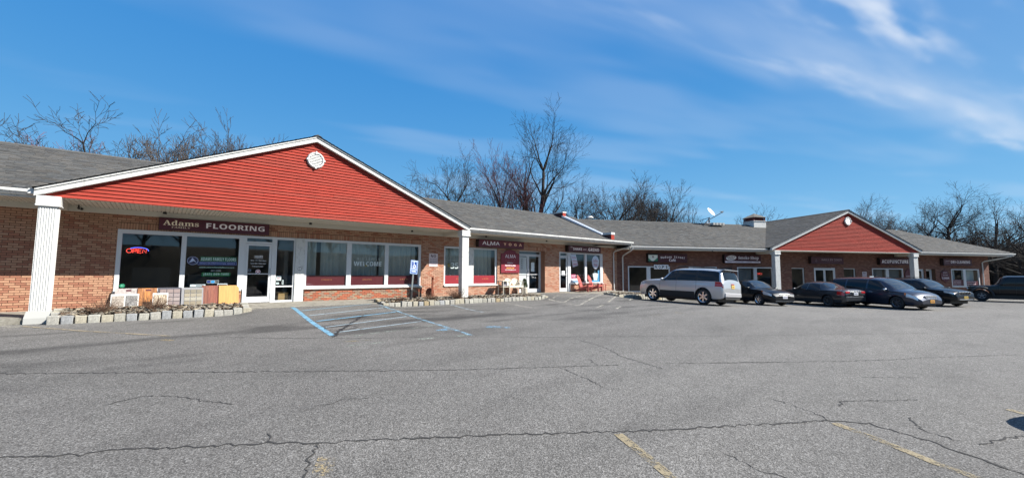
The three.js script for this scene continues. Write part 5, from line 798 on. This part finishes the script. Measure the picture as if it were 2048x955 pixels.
  if (S.cladding) both((s) => part('sill_cladding', patch(S.axles[0] + arch + 0.02, S.axles[1] - arch - 0.02, 0, S.cladding, s, 0.004, 14, 3), plasticMat, o));
  for (const [x, t] of S.handles) both((s) => { const q = surf(x, t); part('door_handle', rbox(0.2, 0.03, 0.035, 0.012, q[0], q[1], (q[2] + 0.015) * s), S.handleMat ?? paint, o); });
  for (const [a, b, c, d, mat, name] of S.lamps) both((s) => part(name, patch(a, b, c, d, s, 0.006, 8, 5), mat, o));
  { const [mx, mt] = S.mirror, q = surf(mx, mt); both((s) => { const m = part('mirror', rbox(0.14, 0.15, 0.2, 0.05, q[0] - 0.02, q[1] + 0.04, (q[2] + 0.12) * s), S.mirrorMat ?? paint, o); }); }
  part('underbody', boxG(L0 + 0.35, L1 - 0.35, 0.18, 0.55, -wB(0) + 0.22, wB(0) - 0.22), M.black, o);
  const wg = wheelGeo(R, 0.23, S.rim), rg = rimGeo(S.rim, 0.23, S.spokes ?? 6, S.spokeW ?? 0.07), disc = new THREE.CircleGeometry(S.rim, 28); disc.translate(0, 0, 0.03);
  for (const x of S.axles) both((s) => { const w = part('wheel', wg, tyreMat, o); w.position.set(x, R, s * (wB(x) * 0.985 - 0.12)); if (s < 0) w.rotation.y = Math.PI; part('rim', rg, S.rimMat ?? chrome, w); part('brake_disc', disc, plasticMat, w); });
  const plate = (x, y, c, s) => { const p = part('licence_plate', rbox(0.02, 0.16, 0.31, 0.004, x, y, 0), std(...c, 0.5), o); const d = std(c[0] * .25, c[1] * .25, c[2] * .3 + .05, 0.6); part('plate_marks', merge([0, 1, 2, 3, 4].map((k) => boxG(x - 0.012, x + 0.012, y - 0.035, y + 0.03, -0.11 + k * 0.047, -0.083 + k * 0.047))), d, p); };
  if (S.plateF) plate(L1 + 0.005, ...S.plateF); if (S.plateR) plate(L0 - 0.005, ...S.plateR);
  if (S.extra) S.extra(o, { surf, patch, both, L0, L1, wB, ytop, ybelt });
  return o;
}
const paintOf = (r, g, b, m = 0.3) => phys(r, g, b, 0.35, { metalness: m, specularIntensity: 0.2, clearcoat: r < 0.02 ? 0.6 : 1, clearcoatRoughness: 0.04 });
const park = (o, x, z, heading, dy = 0) => { // heading in degrees: direction the nose points, from +x toward +z
  const a = heading * DEG, c = Math.cos(a), s = Math.sin(a); o.position.set(x, groundH(x, z) + dy + 0.005, z); o.rotation.y = -a;
  const e = 1.4, sl = (groundH(x + c * e, z + s * e) - groundH(x - c * e, z - s * e)) / (2 * e), sr = (groundH(x - s * e, z + c * e) - groundH(x + s * e, z - c * e)) / (2 * e); o.rotation.order = 'YXZ'; o.rotation.z = Math.atan(sl); o.rotation.x = -Math.atan(sr);
};
// rear (-x) to front (+x): x, sill, belt, top, half width at belt, half width at top
const sedanSt = [[-2.38, .40, .72, .80, .70, .56], [-2.33, .33, .84, .95, .80, .62], [-2.2, .29, .93, 1.04, .86, .66], [-1.75, .25, .95, 1.09, .895, .66], [-1.35, .24, .95, 1.2, .905, .62], [-0.75, .23, .94, 1.42, .91, .575], [-0.2, .23, .92, 1.465, .91, .585], [0.3, .23, .905, 1.43, .91, .585], [0.75, .23, .90, 1.22, .905, .64], [1.12, .23, .89, .985, .90, .70], [1.6, .24, .85, .93, .88, .68], [2.0, .25, .77, .85, .84, .62], [2.25, .26, .66, .74, .76, .52], [2.38, .3, .52, .58, .64, .4]];
const sedan = (over) => ({ cat: 'car', st: sedanSt, R: 0.325, rim: 0.215, axles: [-1.38, 1.38], windows: [[-0.98, -0.08, -0.72, -0.1], [0.0, 0.88, -0.02, 0.36]], windshield: [0.3, 1.08], rearWindow: [-1.72, -0.8], seams: [[0.93, .05, .45], [-0.04, .02, .46], [-0.98, .12, .46]], handles: [[-0.72, .39], [0.18, .385]], mirror: [0.78, .47], lamps: [[1.72, 2.24, .30, .44, lampGlass, 'headlight'], [-2.34, -1.98, .30, .44, redLamp, 'taillight']], spokes: 7, spokeW: 0.045, ...over });

// silver three-row SUV
const suv = vehicle({
  name: 'suv', cat: 'car', label: 'silver three row SUV parked nose in beside the far stone bed', paint: paintOf(0.50, 0.51, 0.52, 0.6), R: 0.385, rim: 0.27, axles: [-1.48, 1.54], cladding: 0.17, darkRear: true, surround: true, crease: true,
  st: [[-2.55, .46, .78, .86, .86, .72], [-2.51, .38, 1.02, 1.1, .95, .78], [-2.45, .35, 1.1, 1.36, .975, .775], [-2.33, .33, 1.13, 1.66, .985, .765], [-2.1, .31, 1.13, 1.755, .995, .765], [-1.2, .3, 1.13, 1.8, 1.0, .775], [-0.2, .3, 1.12, 1.805, 1.0, .775], [0.3, .3, 1.11, 1.765, 1.0, .77], [0.72, .3, 1.11, 1.54, 1.0, .775], [1.16, .3, 1.11, 1.235, .995, .82], [1.7, .31, 1.09, 1.2, .985, .82], [2.15, .32, 1.05, 1.14, .955, .78], [2.4, .34, .96, 1.05, .9, .72], [2.5, .37, .8, .88, .85, .64], [2.55, .42, .64, .7, .78, .56]],
  windows: [[-2.32, -1.18, -2.22, -1.18], [-1.06, 0.0, -1.06, -0.02], [0.1, 1.0, 0.08, 0.42]], windshield: [0.36, 1.14], rearWindow: [-2.475, -2.34], seams: [[1.06, .04, .46], [0.05, .04, .46], [-1.1, .14, .46]], handles: [[-0.9, .4], [0.28, .4]], mirror: [0.88, .47],
  lamps: [[-2.52, -2.12, .33, .45, redLamp, 'taillight'], [2.0, 2.44, .3, .44, lampGlass, 'headlight']], spokes: 6, spokeW: 0.085, plateR: [0.92, [.62, .42, .08]],
  extra: (o, k) => { k.both((s) => part('roof_rail', tube([[-2.1, 1.74, s * 0.7], [-1.95, 1.81, s * 0.7], [-0.5, 1.86, s * 0.71], [0.05, 1.85, s * 0.7], [0.2, 1.77, s * 0.7]], 0.02, 6), plasticMat, o)); part('rear_bumper', rbox(0.14, 0.2, 1.66, 0.04, -2.53, 0.52, 0), std(0.3, 0.3, 0.31, 0.4), o); part('bumper_trim', rbox(0.08, 0.12, 1.5, 0.03, -2.52, 0.36, 0), plasticMat, o); part('badge', rbox(0.02, 0.05, 0.3, 0.01, -2.53, 1.04, 0), std(0.35, .02, .02, 0.3), o); part('rear_wiper', bar([-2.46, 1.2, 0], [-2.44, 1.24, 0.42], 0.012), M.black, o); part('spoiler', rbox(0.26, 0.03, 1.4, 0.012, -2.34, 1.72, 0), paintOf(0.5, 0.51, 0.52, 0.6), o); },
});
park(suv, 22.25, 5.95, -87); suv.scale.set(0.97, 1.04, 1);
// black sedan, nose out
const black = vehicle(sedan({ name: 'sedan', label: 'black sedan facing out beside the silver SUV', paint: paintOf(0.008, 0.009, 0.012, 0.2), plateF: [0.5, [.62, .62, .64]], extra: (o, k) => { part('grille', rbox(0.05, 0.13, 0.66, 0.03, 2.31, 0.62, 0), chrome, o); for (let i = 0; i < 3; i++) part('grille_bar', rbox(0.03, 0.018, 0.6, 0.006, 2.345, 0.585 + i * 0.035, 0), plasticMat, o); k.both((s) => part('fog_lamp', rbox(0.05, 0.07, 0.2, 0.02, 2.2, 0.36, s * 0.6), lampGlass, o)); part('bumper_lip', rbox(0.06, 0.03, 1.2, 0.012, 2.33, 0.27, 0), chrome, o); k.both((s) => part('turn_lamp', k.patch(1.64, 1.73, .36, .44, s, 0.007, 2, 2), amber, o)); } }));
// dark grey sedan, nose in
const grey = vehicle(sedan({ name: 'sedan', label: 'dark grey sedan parked nose in between the black sedan and the minivan', paint: paintOf(0.035, 0.038, 0.044, 0.5), rimMat: std(0.03, 0.03, 0.032, 0.5), plateR: [0.78, [.6, .62, .64]], extra: (o, k) => { part('trunk_trim', rbox(0.04, 0.03, 0.72, 0.012, -2.37, 0.9, 0), chrome, o); part('rear_bumper', rbox(0.12, 0.3, 1.46, 0.06, -2.33, 0.5, 0), paintOf(0.05, 0.054, 0.06, 0.4), o); part('plate_recess', rbox(0.03, 0.2, 0.6, 0.02, -2.375, 0.77, 0), paintOf(0.035, 0.038, 0.044, 0.5), o); k.both((s) => part('tail_corner', rbox(0.06, 0.13, 0.3, 0.03, -2.34, 0.86, s * 0.56), redLamp, o)); } }));
// minivan, nose out
const van = vehicle({
  name: 'minivan', cat: 'car', label: 'dark blue grey minivan facing out between the grey sedan and the black crossover', paint: paintOf(0.03, 0.036, 0.055, 0.45), R: 0.345, rim: 0.23, axles: [-1.5, 1.5], crease: true,
  st: [[-2.57, .42, .8, .9, .82, .66], [-2.53, .34, 1.0, 1.2, .93, .74], [-2.42, .3, 1.06, 1.6, .97, .74], [-2.1, .27, 1.06, 1.71, .995, .74], [-1.0, .26, 1.04, 1.745, 1.0, .745], [0.0, .26, 1.02, 1.735, 1.0, .745], [0.55, .26, 1.0, 1.66, 1.0, .74], [1.05, .26, .98, 1.42, .995, .76], [1.55, .26, .96, 1.1, .985, .78], [1.95, .27, .9, 1.02, .96, .74], [2.25, .28, .8, .93, .91, .66], [2.47, .3, .62, .76, .82, .54], [2.57, .34, .5, .6, .7, .42]],
  windows: [[-2.34, -1.35, -2.26, -1.35], [-1.25, -0.1, -1.25, -0.1], [0.0, 1.18, 0.0, 0.56]], windshield: [0.55, 1.5], rearWindow: [-2.52, -2.36], seams: [[1.14, .04, .46], [-0.05, .04, .46], [-1.3, .1, .46]], handles: [[-0.3, .38], [0.2, .38]], mirror: [1.06, .47], mirrorMat: chrome, handleMat: chrome,
  lamps: [[1.98, 2.46, .29, .45, lampGlass, 'headlight'], [-2.54, -2.3, .3, .46, redLamp, 'taillight']], spokes: 7, spokeW: 0.05, rimMat: std(0.1, 0.1, 0.11, 0.35, { metalness: 0.7 }), plateF: [0.47, [.62, .30, .04]],
  extra: (o, k) => { for (let i = 0; i < 3; i++) part('grille_bar', rbox(0.06, 0.035, 0.86 - i * 0.06, 0.014, 2.5 + i * 0.015, 0.74 - i * 0.06, 0), chrome, o); part('grille', rbox(0.05, 0.2, 0.84, 0.02, 2.49, 0.68, 0), plasticMat, o); k.both((s) => part('fog_lamp', rbox(0.05, 0.08, 0.2, 0.03, 2.42, 0.4, s * 0.64), lampGlass, o)); part('bumper_lip', rbox(0.1, 0.04, 1.3, 0.015, 2.5, 0.3, 0), plasticMat, o); k.both((s) => part('turn_lamp', k.patch(1.9, 1.99, .36, .45, s, 0.007, 2, 2), amber, o)); },
});
// black crossover, nose out
const cross = vehicle({
  name: 'crossover', cat: 'car', label: 'black crossover with a slotted grille facing out right of the minivan', paint: paintOf(0.008, 0.009, 0.011, 0.2), R: 0.36, rim: 0.24, axles: [-1.33, 1.37], cladding: 0.13,
  st: [[-2.31, .46, .8, .9, .78, .62], [-2.26, .38, 1.0, 1.15, .88, .7], [-2.1, .34, 1.06, 1.45, .91, .68], [-1.7, .31, 1.06, 1.62, .93, .66], [-0.8, .3, 1.05, 1.675, .935, .66], [0.1, .3, 1.03, 1.66, .935, .66], [0.5, .3, 1.02, 1.55, .93, .67], [1.1, .3, 1.0, 1.14, .925, .72], [1.6, .31, .96, 1.06, .91, .7], [2.0, .33, .9, .98, .87, .64], [2.22, .36, .8, .88, .79, .56], [2.31, .42, .58, .64, .68, .44]],
  windows: [[-2.0, -1.15, -1.72, -1.1], [-1.05, 0.0, -1.02, -0.02], [0.08, 0.98, 0.06, 0.44]], windshield: [0.42, 1.08], rearWindow: [-2.2, -1.78], seams: [[1.02, .04, .46], [0.04, .04, .46], [-1.06, .12, .46]], handles: [[-0.72, .4], [0.28, .4]], mirror: [0.9, .47],
  lamps: [[1.78, 2.2, .38, .45, lampGlass, 'headlight'], [-2.28, -2.0, .32, .44, redLamp, 'taillight']], spokes: 5, rimMat: std(0.12, 0.12, 0.13, 0.3, { metalness: 0.7 }), plateF: [0.56, [.5, .34, .06]],
  extra: (o, k) => { part('grille', rbox(0.06, 0.2, 0.96, 0.02, 2.25, 0.8, 0), chrome, o); for (let i = 0; i < 7; i++) part('grille_slot', rbox(0.03, 0.15, 0.075, 0.02, 2.285, 0.8, (i - 3) * 0.13), M.black, o); k.both((s) => part('roof_rail', tube([[-1.6, 1.62, s * 0.6], [-1.45, 1.7, s * 0.6], [0.0, 1.72, s * 0.6], [0.2, 1.64, s * 0.6]], 0.018, 6), plasticMat, o)); part('bumper_trim', rbox(0.08, 0.05, 1.1, 0.02, 2.3, 0.44, 0), chrome, o); },
});
// boxy black off-roader at the right edge
const jeep = vehicle({
  name: 'off_roader', cat: 'car', label: 'black boxy off-roader with flared fenders at the far right edge', paint: paintOf(0.007, 0.007, 0.009, 0.1), R: 0.41, rim: 0.225, axles: [-1.5, 1.5], archGap: 0.12,
  st: [[-2.3, .55, 1.08, 1.74, .76, .66], [-2.24, .52, 1.12, 1.82, .79, .69], [-1.0, .5, 1.13, 1.86, .8, .7], [0.1, .5, 1.13, 1.86, .8, .7], [0.38, .5, 1.13, 1.8, .8, .69], [0.72, .5, 1.13, 1.28, .8, .68], [0.8, .5, 1.12, 1.19, .79, .68], [1.6, .52, 1.08, 1.15, .74, .62], [2.05, .55, 1.04, 1.1, .68, .57], [2.12, .6, .95, 1.0, .64, .52]],
  windows: [[-2.1, -1.1, -2.08, -1.1], [-1.0, -0.2, -1.0, -0.2], [-0.1, 0.62, -0.1, 0.34]], windshield: [0.4, 0.74], seams: [[0.62, .05, .45], [-0.15, .05, .45], [-1.05, .1, .45]], handles: [[-0.9, .38], [0.0, .38]], mirror: [0.55, .5],
  lamps: [[-2.28, -2.24, .3, .4, redLamp, 'taillight']], spokes: 5, rimMat: std(0.2, 0.2, 0.21, 0.4, { metalness: 0.6 }),
  extra: (o, k) => { for (const x of [-1.5, 1.5]) k.both((s) => { const p = []; for (let i = 0; i <= 12; i++) { const t = lerp(Math.PI + 0.1, -0.1, i / 12); p.push([x + 0.56 * Math.cos(t), 0.41 + 0.56 * Math.sin(t) * 1.02, s * 0.86]); } part('fender_flare', tube(p, 0.08, 6), plasticMat, o); }); part('front_bumper', rbox(0.18, 0.2, 1.6, 0.04, 2.24, 0.58, 0), plasticMat, o); part('grille', rbox(0.05, 0.4, 1.1, 0.03, 2.13, 0.86, 0), M.black, o); k.both((s) => { const h = new THREE.CylinderGeometry(0.09, 0.09, 0.06, 20); h.rotateZ(Math.PI / 2); h.translate(2.16, 0.9, s * 0.42); part('headlight', h, lampGlass, o); }); },
});
const RH_ = (s, z) => { const q = RW(s, 0, z); return [q[0], q[2]]; };
const alongN = 90 + 27.3;                                             // pointing away from the right wing
{ let q = RH_(7.3, 3.9); park(black, ...q, alongN); black.scale.setScalar(1.03); q = RH_(11.2, 4.95); park(grey, ...q, alongN + 180); q = RH_(13.45, 7.0); park(van, ...q, alongN); q = RH_(18.25, 5.9); park(cross, ...q, alongN); }
park(jeep, 47.2, 17.4, -95);
// a dark sedan in the stall right of the camera: out of view, its shadow reaches into the picture
{ const c = grey.clone(); c.name = numbered('sedan'); c.userData = { label: 'dark sedan in the stall just outside the right edge whose shadow reaches in', category: 'car' }; scene.add(c); park(c, 8.0, 20.3, alongN + 180); }
// ---------------------------------------------------------------- bare trees behind the shops
function growTree(seed, T) { // returns trunk-and-limb and twig geometry
  const Q = rng(seed), A = new GB(), B = new GB(); let twigs = 0;
  const rot = (d, spread) => { const a = Q() * 6.283, s = Math.sin(spread), c = Math.cos(spread); let u = V(0.3, 0.1, 0.95).cross(d); if (u.lengthSq() < 0.01) u = V(1, 0, 0).cross(d); u.normalize(); const v = V().crossVectors(d, u); return d.clone().multiplyScalar(c).addScaledVector(u, s * Math.cos(a)).addScaledVector(v, s * Math.sin(a)).normalize(); };
  const go = (p, d, len, r, lv) => {
    const n = lv === 0 ? 9 : lv < 3 ? 5 : 3, pts = [p.clone()], rr = [r], end = lv === 0 ? (T.taper ?? 0.4) : 0.35, kids = [];
    for (let i = 1; i <= n; i++) {
      const w = T.wander * (lv === 0 ? 0.35 : lv < 3 ? 1.25 : 1.5); d = d.clone().add(V((Q() - 0.5) * w, (Q() - 0.5) * w * 0.6 + T.lift * (lv > 0 ? 0.12 : 0), (Q() - 0.5) * w)).normalize();
      p = p.clone().addScaledVector(d, len / n); pts.push(p); rr.push(r * lerp(1, end, i / n)); const t = i / n;
      if (lv < T.levels && t > (lv === 0 ? T.clear : 0.2)) { const k = lv === 0 ? T.limbs : T.side; for (let m = 0; m < k; m++) if (Q() < (lv === 0 ? 0.9 : 0.8)) kids.push([p, rot(d, (lv === 0 ? T.open : T.fork ?? 0.8) * (0.6 + 0.7 * Q())), len * (lv === 0 ? T.limbLen * (1.15 - 0.6 * t) : (0.42 + 0.3 * Q()) * (1.1 - 0.35 * t)), rr[i] * (lv === 0 ? 0.6 : lv === 1 ? 0.55 : 0.45), lv + 1]); }
    }
    if (lv < T.levels) for (let m = 0; m < 2; m++) kids.push([p, rot(d, 0.3 + 0.25 * Q()), len * (lv === 0 ? T.limbLen * 0.7 : 0.62), rr[n] * 0.85, lv + 1]);
    tubeInto(lv < 2 ? A : B, pts, rr.map((q) => Math.max(q, T.fine ?? 0.0085)), lv === 0 ? 8 : lv === 1 ? 5 : 3); if (lv >= 2) twigs++;
    queue.push(...kids);
  };
  const queue = [];
  for (const [dx, dz, tilt, az, s] of T.stems ?? [[0, 0, 0, 0, 1]]) go(V(dx, 0, dz), V(Math.sin(tilt) * Math.cos(az), Math.cos(tilt), Math.sin(tilt) * Math.sin(az)), T.h * 0.55 * s, T.r * s, 0);
  let at = 0; while (at < queue.length) { if (twigs > T.max && queue[at][4] > 3) break; go(...queue[at++]); }
  return [A.build(), B.build()];
}
const barkDark = [std(0.028, 0.024, 0.021, 1), std(0.034, 0.028, 0.024, 1)], barkMid = [std(0.045, 0.037, 0.03, 1), std(0.06, 0.048, 0.04, 1)], barkRed = [std(0.04, 0.032, 0.028, 1), std(0.16, 0.065, 0.07, 1)], barkPale = [std(0.06, 0.05, 0.04, 1), std(0.1, 0.08, 0.066, 1)];
// px, pitch: direction from the camera given as degrees right of its axis and base distance
function treeAt(label, px, top, dist, seed, bark, T) { // top: how high the crown rises above eye level at that distance, as a slope
  const a = 40.075 * DEG + Math.atan((px - 1024) / 842), Z = dist * Math.cos(Math.atan((px - 1024) / 842)), x = Math.sin(a) * dist, z = 17.534 - Math.cos(a) * dist;
  const o = thing('bare_tree', label, 'tree', [x, -1.0, z], 0, 'bare trees behind the shops'), [t, c] = growTree(seed, T);
  c.computeBoundingBox(); const H = Z * (546 - top) / 842 + 2.1, k = H / c.boundingBox.max.y; t.scale(k, k, k); c.scale(k, k, k);
  part('trunk', t, bark[0], o); part('crown', c, bark[1], o); return o;
}
const AZ = (px) => Math.atan((px - 1024) / 842) / DEG;
const base = { levels: 4, limbs: 2, side: 1, open: 0.75, clear: 0.3, limbLen: 0.55, wander: 0.34, lift: 0.25, max: 4200, r: 0.26 };
treeAt('spreading bare tree at the far left above the grey roof', 80, 208, 34, 115, barkDark, { ...base, h: 11.6, wander: 0.6, open: 0.95, lift: 0.05, limbLen: 0.58, r: 0.3, clear: 0.4, levels: 5, max: 6000, stems: [[0, 0, 0.35, 0.6, 1], [-0.2, 0, 0.35, 3.8, 1]] });
treeAt('reddish bare thicket tree low behind the far left roof', 90, 252, 37, 12, barkRed, { ...base, h: 10, levels: 4, open: 0.9, max: 4200 });
treeAt('small bare tree peeking over the left roof between two larger ones', 212, 300, 36, 13, barkMid, { ...base, h: 8.6, max: 4200 });
treeAt('slim bare tree left of the big gable peak', 330, 236, 34, 14, barkPale, { ...base, h: 11.2, open: 0.6, r: 0.2, levels: 5, wander: 0.28, lift: 0.6, max: 6000 });
treeAt('dense rounded bare tree just left of the big gable peak', 440, 226, 35, 15, barkMid, { ...base, h: 12.2, limbs: 3, open: 0.7, r: 0.24, levels: 5, wander: 0.28, lift: 0.6, max: 9000, stems: [[0, 0, 0.12, 1, 1], [0.4, 0.2, 0.28, 4, 0.9]] });
treeAt('faint small bare tree just right of the big gable slope', 820, 345, 44, 16, barkPale, { ...base, h: 10.6, max: 4200, r: 0.15 });
treeAt('slender bare tree with open crown right of the big gable', 900, 279, 44, 17, barkMid, { ...base, h: 15.2, open: 0.55, max: 4200, stems: [[0, 0, 0.05, 0, 1], [1.6, 0.5, 0.4, 0.6, 0.75]] });
treeAt('bare tree with pinkish buds beside the tallest tree', 1012, 276, 45, 18, barkRed, { ...base, h: 15.6, open: 0.5, lift: 0.9, max: 4200, stems: [[0, 0, 0.05, 2, 1], [0.5, 0, 0.14, 0, 0.85]] });
treeAt('tallest dark bare tree with twin stems rising over the ridge', 1078, 182, 47, 19, barkDark, { ...base, h: 23.5, r: 0.34, open: 0.55, fork: 0.75, limbLen: 0.42, clear: 0.38, lift: 0.4, wander: 0.34, levels: 5, max: 2800, stems: [[0, 0, 0.03, 0, 1], [-0.7, 0, 0.06, 3.14, 0.8]] });
treeAt('low brushy bare tree left of the pinkish tree', 950, 366, 46, 20, barkMid, { ...base, h: 11.4, limbs: 3, max: 4200 });
treeAt('wide brushy bare tree behind the fire wall', 1140, 345, 47, 21, barkDark, { ...base, h: 13.6, limbs: 3, open: 0.9, max: 4200, stems: [[0, 0, 0.2, 0, 1], [0.4, 0.4, 0.3, 2.4, 0.95], [-0.6, 0, 0.25, 4.2, 0.9]] });
treeAt('rounded brushy bare tree right of the fire wall', 1205, 346, 47, 22, barkMid, { ...base, h: 12.8, limbs: 3, open: 0.9, max: 4200, stems: [[0, 0, 0.2, 1, 1], [0.5, 0.3, 0.35, 0, 0.95]] });
treeAt('thin upright bare tree over the cafe roof', 1283, 352, 54, 23, barkPale, { ...base, h: 13.0, open: 0.35, lift: 1, max: 4200, stems: [[0, 0, 0.04, 0, 1], [0.5, 0, 0.06, 1, 0.9]] });
treeAt('fan shaped bare tree over the cafe roof left of the dish', 1335, 355, 54, 24, barkMid, { ...base, h: 12.8, open: 0.5, lift: 0.8, max: 4200, stems: [[0, 0, 0.1, 0, 1], [0.6, 0, 0.35, 0.3, 0.9], [-0.4, 0, 0.2, 3, 0.9]] });
treeAt('small round bare tree behind the cupola', 1508, 406, 66, 25, barkDark, { ...base, h: 11.8, limbs: 3, open: 0.9, wander: 0.5, max: 4200 });
treeAt('bare tree rising behind the far gable slope', 1722, 386, 66, 26, barkDark, { ...base, h: 14.4, wander: 0.5, max: 4200 });
treeAt('pale brushy bare tree behind the far gable right slope', 1775, 398, 70, 27, barkPale, { ...base, h: 13, limbs: 3, max: 4200 });
treeAt('crooked dark bare tree over the hip roof', 1830, 380, 70, 28, barkDark, { ...base, h: 14.6, wander: 0.6, open: 0.8, max: 4200, stems: [[0, 0, 0.12, 0.3, 1]] });
treeAt('large dark bare tree above the dry cleaning roof', 1915, 361, 76, 29, barkDark, { ...base, h: 16, r: 0.34, wander: 0.6, open: 0.95, limbs: 3, max: 4200 });
treeAt('large spreading dark bare tree at the right edge', 1990, 376, 74, 30, barkDark, { ...base, h: 16, r: 0.36, wander: 0.6, open: 1.0, limbs: 3, max: 4200 });
treeAt('dark bare tree cut by the right edge of the view', 2048, 392, 72, 31, barkDark, { ...base, h: 15, r: 0.3, wander: 0.6, open: 1, limbs: 3, max: 4200 });

{ // the wood behind: one thicket mass made of many crowns
  const [t, c] = growTree(77, { ...base, h: 11, limbs: 3, open: 0.95, wander: 0.5, max: 1300, fine: 0.016 }), geo = merge([t, c]), Q = rng(5), spots = [];
  const row = (p0, p1, n, d0, d1, s0, s1) => { for (let i = 0; i < n; i++) { const a = (40.075 + AZ(lerp(p0, p1, (i + Q() * 0.8) / n))) * DEG, d = lerp(d0, d1, Q()); spots.push([Math.sin(a) * d, 17.534 - Math.cos(a) * d, lerp(s0, s1, Q()), Q() * 6.28]); } };
  row(1840, 2120, 30, 80, 98, 0.5, 0.8); row(1940, 2120, 30, 76, 84, 0.4, 0.65); row(880, 1260, 10, 54, 60, 0.6, 0.8); row(1640, 1800, 8, 72, 80, 0.75, 0.95);
  for (let i = 0; i < 44; i++) spots.push([84 + Q() * 22, -6 + i * 1.4 + Q() * 3, 0.65 + 0.4 * Q(), Q() * 6.28]);
  const im = new THREE.InstancedMesh(geo, std(0.055, 0.048, 0.042, 1), spots.length), m = new THREE.Matrix4(); spots.forEach(([x, z, s, r], i) => { m.makeRotationY(r).scale(V(s, s, s)).setPosition(x, -1.1, z); im.setMatrixAt(i, m); });
  im.name = 'woodland'; im.castShadow = im.receiveShadow = true; im.userData = { label: 'dense leafless thicket behind the shops', category: 'woodland', kind: 'stuff' }; scene.add(im);
}
{ // across the road behind the camera: a low bank with trees, mirrored in the shop glass
  const g = new THREE.PlaneGeometry(220, 40, 60, 10); g.rotateX(-Math.PI / 2); g.translate(20, 0, 66); const p = g.attributes.position; for (let i = 0; i < p.count; i++) { const z = p.getZ(i), x = p.getX(i); p.setY(i, -1.2 + 5.4 * sstep(47, 60, z) + 1.2 * fbm(x * 0.08, z * 0.1, 3, 3) * sstep(47, 55, z)); } g.computeVertexNormals(); struct('wooded_bank', g, std(0.05, 0.045, 0.03, 1));
  const [t, c] = growTree(88, { ...base, h: 14, limbs: 3, max: 900, fine: 0.014 }); const Q = rng(6);
  const spots = []; for (let i = 0; i < 26; i++) spots.push([-60 + i * 5.6 + Q() * 4, 52 + Q() * 12, 0.8 + 0.5 * Q(), Q() * 6.28]);
  const im = new THREE.InstancedMesh(merge([t, c]), std(0.06, 0.05, 0.042, 1), spots.length), m = new THREE.Matrix4(); spots.forEach(([x, z, s, r], i) => { m.makeRotationY(r).scale(V(s, s, s)).setPosition(x, 2.2, z); im.setMatrixAt(i, m); });
  im.name = 'woodland_001'; im.castShadow = im.receiveShadow = true; im.userData = { label: 'bare wood on the bank across the lot, seen only mirrored in the glass', category: 'woodland', kind: 'stuff' }; scene.add(im);
}
scene.traverse((o) => { if (o.isMesh) { o.castShadow = o.castShadow !== false; o.receiveShadow = true; } });
renderer.render(scene, camera);
